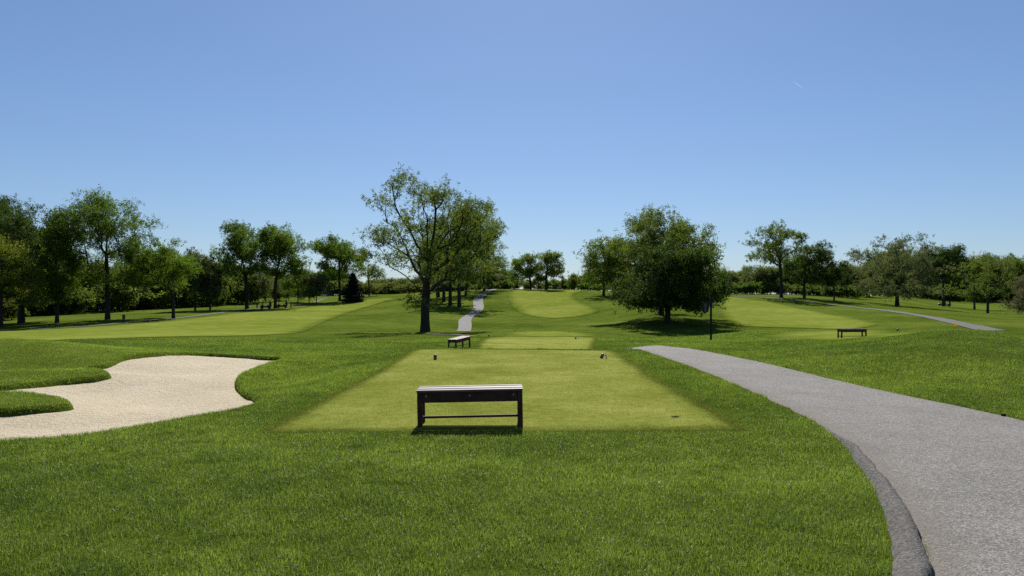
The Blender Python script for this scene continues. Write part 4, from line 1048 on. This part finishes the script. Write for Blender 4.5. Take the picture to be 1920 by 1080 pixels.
# ------------------------------------------------------------------ people
def make_person(label, loc, rz, J, mats, scale=1.0):
    """one skinned body; J: joint -> (x,y,z), facing -Y"""
    base = {'pelvis': (0, 0, .95), 'spine': (0, 0, 1.15), 'chest': (0, 0, 1.36), 'neck': (0, 0, 1.49), 'head': (0, -.02, 1.60), 'top': (0, -.01, 1.74)}
    for s, n in ((-1, 'L'), (1, 'R')):
        base.update({'sh' + n: (s * .17, 0, 1.42), 'el' + n: (s * .24, .03, 1.14), 'wr' + n: (s * .25, -.05, .90), 'pm' + n: (s * .25, -.07, .83),
                     'hp' + n: (s * .09, 0, .90), 'kn' + n: (s * .10, -.02, .50), 'an' + n: (s * .10, .03, .09), 'to' + n: (s * .12, -.16, .03)})
    base.update(J)
    rad = {'pelvis': (.18, .14), 'spine': (.175, .135), 'chest': (.205, .15), 'neck': (.055, .055), 'head': (.078, .095), 'top': (.055, .065), 'sh': .085, 'el': .062, 'wr': .030, 'pm': (.042, .02),
           'hp': .115, 'kn': .082, 'an': .058, 'to': (.045, .03)}
    E = [('pelvis', 'spine'), ('spine', 'chest'), ('chest', 'neck'), ('neck', 'head'), ('head', 'top')]
    for n in 'LR': E += [('chest', 'sh' + n), ('sh' + n, 'el' + n), ('el' + n, 'wr' + n), ('wr' + n, 'pm' + n), ('pelvis', 'hp' + n), ('hp' + n, 'kn' + n), ('kn' + n, 'an' + n), ('an' + n, 'to' + n)]
    names = list(base); co = [Vector(base[k]) for k in names]; ed = [(names.index(a), names.index(b)) for a, b in E]
    rr = [rad.get(k, rad.get(k[:2])) for k in names]; rr = [r if isinstance(r, tuple) else (r, r) for r in rr]
    zone = [('skin' if k[:2] in ('wr', 'pm') or k in ('neck', 'head', 'top') else 'shirt' if k[:2] in ('sh', 'el') or k in ('spine', 'chest') else 'shoe' if k[:2] in ('an', 'to') else 'pants') for k in names]
    for n, s in (('L', -1), ('R', 1)):                                 # five fingers
        pm, wr = Vector(base['pm' + n]), Vector(base['wr' + n]); d = (pm - wr).normalized(); side = Vector((0, 1, 0)) - d * d.y; side.normalize()
        for f, (o, L) in enumerate(((-.03, .075), (-.01, .085), (.01, .08), (.028, .065))):
            i = names.index('pm' + n); a = pm + side * o + d * .03; b = a + d * L * .55 + Vector((-s * .012, 0, 0)); c = b + d * L * .45 + Vector((-s * .025, 0, 0))
            for q in (a, b, c): co.append(q); rr.append((.010, .010)); zone.append('skin'); ed.append((i, len(co) - 1)); i = len(co) - 1
        i = names.index('pm' + n); a = wr + d * .03 - side * .035; b = a + d * .045 - side * .02
        for q in (a, b): co.append(q); rr.append((.012, .012)); zone.append('skin'); ed.append((i, len(co) - 1)); i = len(co) - 1
    me = bpy.data.meshes.new('person'); me.from_pydata(co, ed, [])
    o = bpy.data.objects.new('tmp person', me); COL.objects.link(o)
    sk = o.modifiers.new('skin', 'SKIN'); sk.use_smooth_shade = True
    sv = me.skin_vertices[0].data
    for i, r in enumerate(rr): sv[i].radius = r; sv[i].use_root = (i == 0)
    o.modifiers.new('sub', 'SUBSURF').levels = 1
    dg = bpy.context.evaluated_depsgraph_get(); dg.update()
    m2 = bpy.data.meshes.new_from_object(o.evaluated_get(dg)); bpy.data.objects.remove(o)
    order = ['skin', 'shirt', 'pants', 'shoe', 'hair']; m2.materials.clear()
    for k in order: m2.materials.append(mats[k])
    C = np.array([tuple(c) for c in co]); hd = Vector(base['head'])
    for p in m2.polygons:
        c = np.array(p.center); k = int(np.argmin(((C - c)**2).sum(1))); z = zone[k]
        if z == 'skin' and c[2] > hd.z + .045 or (z == 'skin' and c[2] > hd.z - .03 and c[1] > hd.y + .02): z = 'hair'
        p.material_index = order.index(z); p.use_smooth = True
    ob = bpy.data.objects.new('person', m2); COL.objects.link(ob); ob.location = loc; ob.rotation_euler = (0, 0, math.radians(rz)); ob.scale = (scale,) * 3
    # ears, nose as one small child mesh in the same skin
    bm = bmesh.new(); h = Vector(base['head'])
    for s in (-1, 1): bmesh.ops.create_uvsphere(bm, u_segments=8, v_segments=6, radius=.022, matrix=Matrix.Translation(h + Vector((s * .078, .01, .005))) @ Matrix.Diagonal((.5, 1, 1.4, 1)))
    bmesh.ops.create_uvsphere(bm, u_segments=8, v_segments=6, radius=.018, matrix=Matrix.Translation(h + Vector((0, -.098, -.005))))
    link('face', bm_mesh('face', bm, 0, True), mats['skin'], ob)
    tag(ob, label, 'person')
    return ob
def cl(shirt, pants): return {'skin': M['skin'], 'shirt': M[shirt], 'pants': M[pants], 'shoe': M['cloth_black'], 'hair': M['hair']}
walk = {'knL': (-.09, -.16, .52), 'anL': (-.09, -.10, .12), 'toL': (-.10, -.28, .06), 'knR': (.10, .04, .50), 'anR': (.10, .24, .12), 'toR': (.11, .08, .03), 'elL': (-.25, .10, 1.15), 'wrL': (-.25, .06, .92), 'pmL': (-.25, .04, .85)}
make_person('person in dark clothes walking right of the parked golf carts', P3(545.5, 184), -60, walk, cl('cloth_black', 'cloth_navy'), 1.03)
make_person('person in dark clothes standing by the undergrowth left of the parked carts', P3(482, 183), 30, {'wrL': (-.10, -.24, 1.12), 'pmL': (-.05, -.30, 1.12)}, cl('cloth_navy', 'cloth_black'))
swing = {'elL': (-.30, -.14, 1.36), 'wrL': (-.26, -.34, 1.50), 'pmL': (-.24, -.40, 1.55), 'elR': (.10, -.22, 1.34), 'wrR': (-.12, -.36, 1.50), 'pmR': (-.17, -.40, 1.55)}
make_person('golfer in black standing on the left fairway below the conifer, arms raised', P3(678, 238), 20, swing, cl('cloth_black', 'cloth_black'))
make_person('golfer in grey shirt on the crest of the left fairway, arms raised', P3(705.5, 268), -20, swing, cl('cloth_grey', 'cloth_black'))
for o in (1,):
    g = P3(822, 205)
make_person('person in the shade of the grove between its far trunks', P3(818.5, 208), 0, {}, cl('cloth_black', 'cloth_black'))

# ------------------------------------------------------------------ wires and contrails
def wires():
    root = empty('power_line', (0, 620, 0)); tag(root, 'thin power cables crossing the low sky behind the trees', 'power line')
    for k, (py, dy) in enumerate(((508, 0), (512, 3), (517, 6))):
        z = HC - (py - HZ) * 620 / F; pts = []
        for i in range(81):
            x = -560 + 1240 * i / 80; ph = ((x + 560) % 310) / 310; pts.append((x, dy, z - 3.4 * 4 * ph * (1 - ph) * .3))
        bm = bmesh.new()
        for a, b in zip(pts, pts[1:]): add_rod(bm, a, b, .03, 5)
        link('cable', bm_mesh('cable', bm), M['cable'], root)
    for x in (-560, -250, 60, 370, 680):
        gzz = gz1(x, 620); bm = bmesh.new()
        for sx in (-1, 1):
            for sy in (-1, 1): add_rod(bm, (x + sx * 1.6, 3 + sy * 1.6, gzz - .5), (x + sx * .3, 3 + sy * .3, 24), .07, 5)
        for t in np.linspace(.1, .9, 7):
            z = gzz + (24 - gzz) * t; w = 1.6 + (.3 - 1.6) * t; z2 = gzz + (24 - gzz) * (t + .1); w2 = 1.6 + (.3 - 1.6) * (t + .1)
            add_rod(bm, (x - w, 3, z), (x + w2, 3, z2), .04, 4)
        add_box(bm, x - .1, x + .1, -.8, 7, 22.2, 22.5)
        link('pylon', bm_mesh('pylon', bm), M['cable'], root)
wires()
def contrail(label, a, b, dist, r):
    m, nt, out = new_mat('contrail vapour')
    tc = nd(nt, 'ShaderNodeAttribute', attribute_name='v').outputs['Fac']
    p = principled(nt, None, (.85, .87, .9), 1.0, 0.0); t = nd(nt, 'ShaderNodeBsdfTransparent'); mx = nd(nt, 'ShaderNodeMixShader')
    tl = nd(nt, 'ShaderNodeBsdfTranslucent'); tl.inputs['Color'].default_value = (.85, .87, .9, 1)
    m2 = nd(nt, 'ShaderNodeMixShader'); m2.inputs['Fac'].default_value = .6; lk(nt, p.outputs[0], m2.inputs[1]); lk(nt, tl.outputs[0], m2.inputs[2])
    lk(nt, tc, mx.inputs['Fac']); lk(nt, t.outputs[0], mx.inputs[1]); lk(nt, m2.outputs[0], mx.inputs[2]); lk(nt, mx.outputs[0], out.inputs['Surface'])
    A = Vector(((a[0] - 960) / F * dist, dist, HC - (a[1] - HZ) / F * dist)); B = Vector(((b[0] - 960) / F * dist, dist * 1.15, HC - (b[1] - HZ) / F * dist * 1.15))
    B.x = (b[0] - 960) / F * dist * 1.15
    n, k = 30, 8; V, v = [], []
    q = (B - A).to_track_quat('Z', 'Y').to_matrix()
    for i in range(n + 1):
        t_ = i / n; c = A + (B - A) * t_; rr = r * (.45 + .75 * t_)
        for j in range(k):
            V.append(c + q @ Vector((rr * math.cos(6.283 * j / k), rr * math.sin(6.283 * j / k), 0))); v.append(.5 * min(1, t_ * 8 + .2) * (1 - t_)**.9)
    idx = np.arange((n + 1) * k).reshape(n + 1, k); nx = np.roll(idx, -1, 1)
    f = np.stack([idx[:-1], nx[:-1], nx[1:], idx[1:]], -1).reshape(-1, 4)
    o = link('contrail', np_mesh('contrail', np.array([tuple(x) for x in V]), f, {'v': v}, True), m); o.visible_shadow = True
    tag(o, label, 'contrail')
contrail('short faint white contrail high in the sky above the right trees', (1487, 152), (1507, 167), 9000, 6.5)
contrail('longer faint white contrail low in the sky above the left trees', (41, 321), (88, 339), 9000, 8.0)

# ------------------------------------------------------------------ light, sky, camera
w = bpy.data.worlds.new('World'); SC.world = w; w.use_nodes = True
nt = w.node_tree; bg = nt.nodes['Background']
sky = nt.nodes.new('ShaderNodeTexSky'); sky.sky_type = 'NISHITA'; sky.sun_disc = False
sky.sun_elevation = SUN_EL; sky.sun_rotation = SUN_AZ; sky.altitude = 150; sky.air_density = 1.0; sky.dust_density = .3; sky.ozone_density = 4.0
gm = nt.nodes.new('ShaderNodeGamma'); gm.inputs['Gamma'].default_value = .82; nt.links.new(sky.outputs[0], gm.inputs['Color'])
tn = nt.nodes.new('ShaderNodeMix'); tn.data_type = 'RGBA'; tn.blend_type = 'MULTIPLY'; tn.inputs['Factor'].default_value = 1; tn.inputs['B'].default_value = (.60, .70, .85, 1)
nt.links.new(gm.outputs[0], tn.inputs['A']); nt.links.new(tn.outputs['Result'], bg.inputs['Color']); bg.inputs['Strength'].default_value = .1035
sl = bpy.data.lights.new('sun', 'SUN'); sl.energy = 5.0; sl.angle = math.radians(.53); sl.color = (1, .95, .86)
so = bpy.data.objects.new('sun', sl); COL.objects.link(so)
dirv = Vector((math.sin(SUN_AZ) * math.cos(SUN_EL), math.cos(SUN_AZ) * math.cos(SUN_EL), math.sin(SUN_EL)))
so.rotation_euler = dirv.to_track_quat('Z', 'Y').to_euler(); so.location = dirv * 50
cam = bpy.data.cameras.new('camera'); cam.sensor_width = 36; cam.lens = 36 * F / 1920; cam.shift_y = (HZ - 540) / 1920
cam.clip_start = .1; cam.clip_end = 30000
co = bpy.data.objects.new('camera', cam); COL.objects.link(co); co.location = (0, 0, HC); co.rotation_euler = (math.pi / 2, 0, 0)
SC.camera = co
SC.view_settings.view_transform = 'Standard'; SC.view_settings.look = 'None'; SC.view_settings.exposure = 0.55; SC.view_settings.gamma = 1
SC.render.engine = 'CYCLES'
cy = SC.cycles; cy.use_denoising = False; cy.max_bounces = 7; cy.diffuse_bounces = 4; cy.glossy_bounces = 2; cy.transmission_bounces = 6; cy.transparent_max_bounces = 8
cy.caustics_reflective = False; cy.caustics_refractive = False
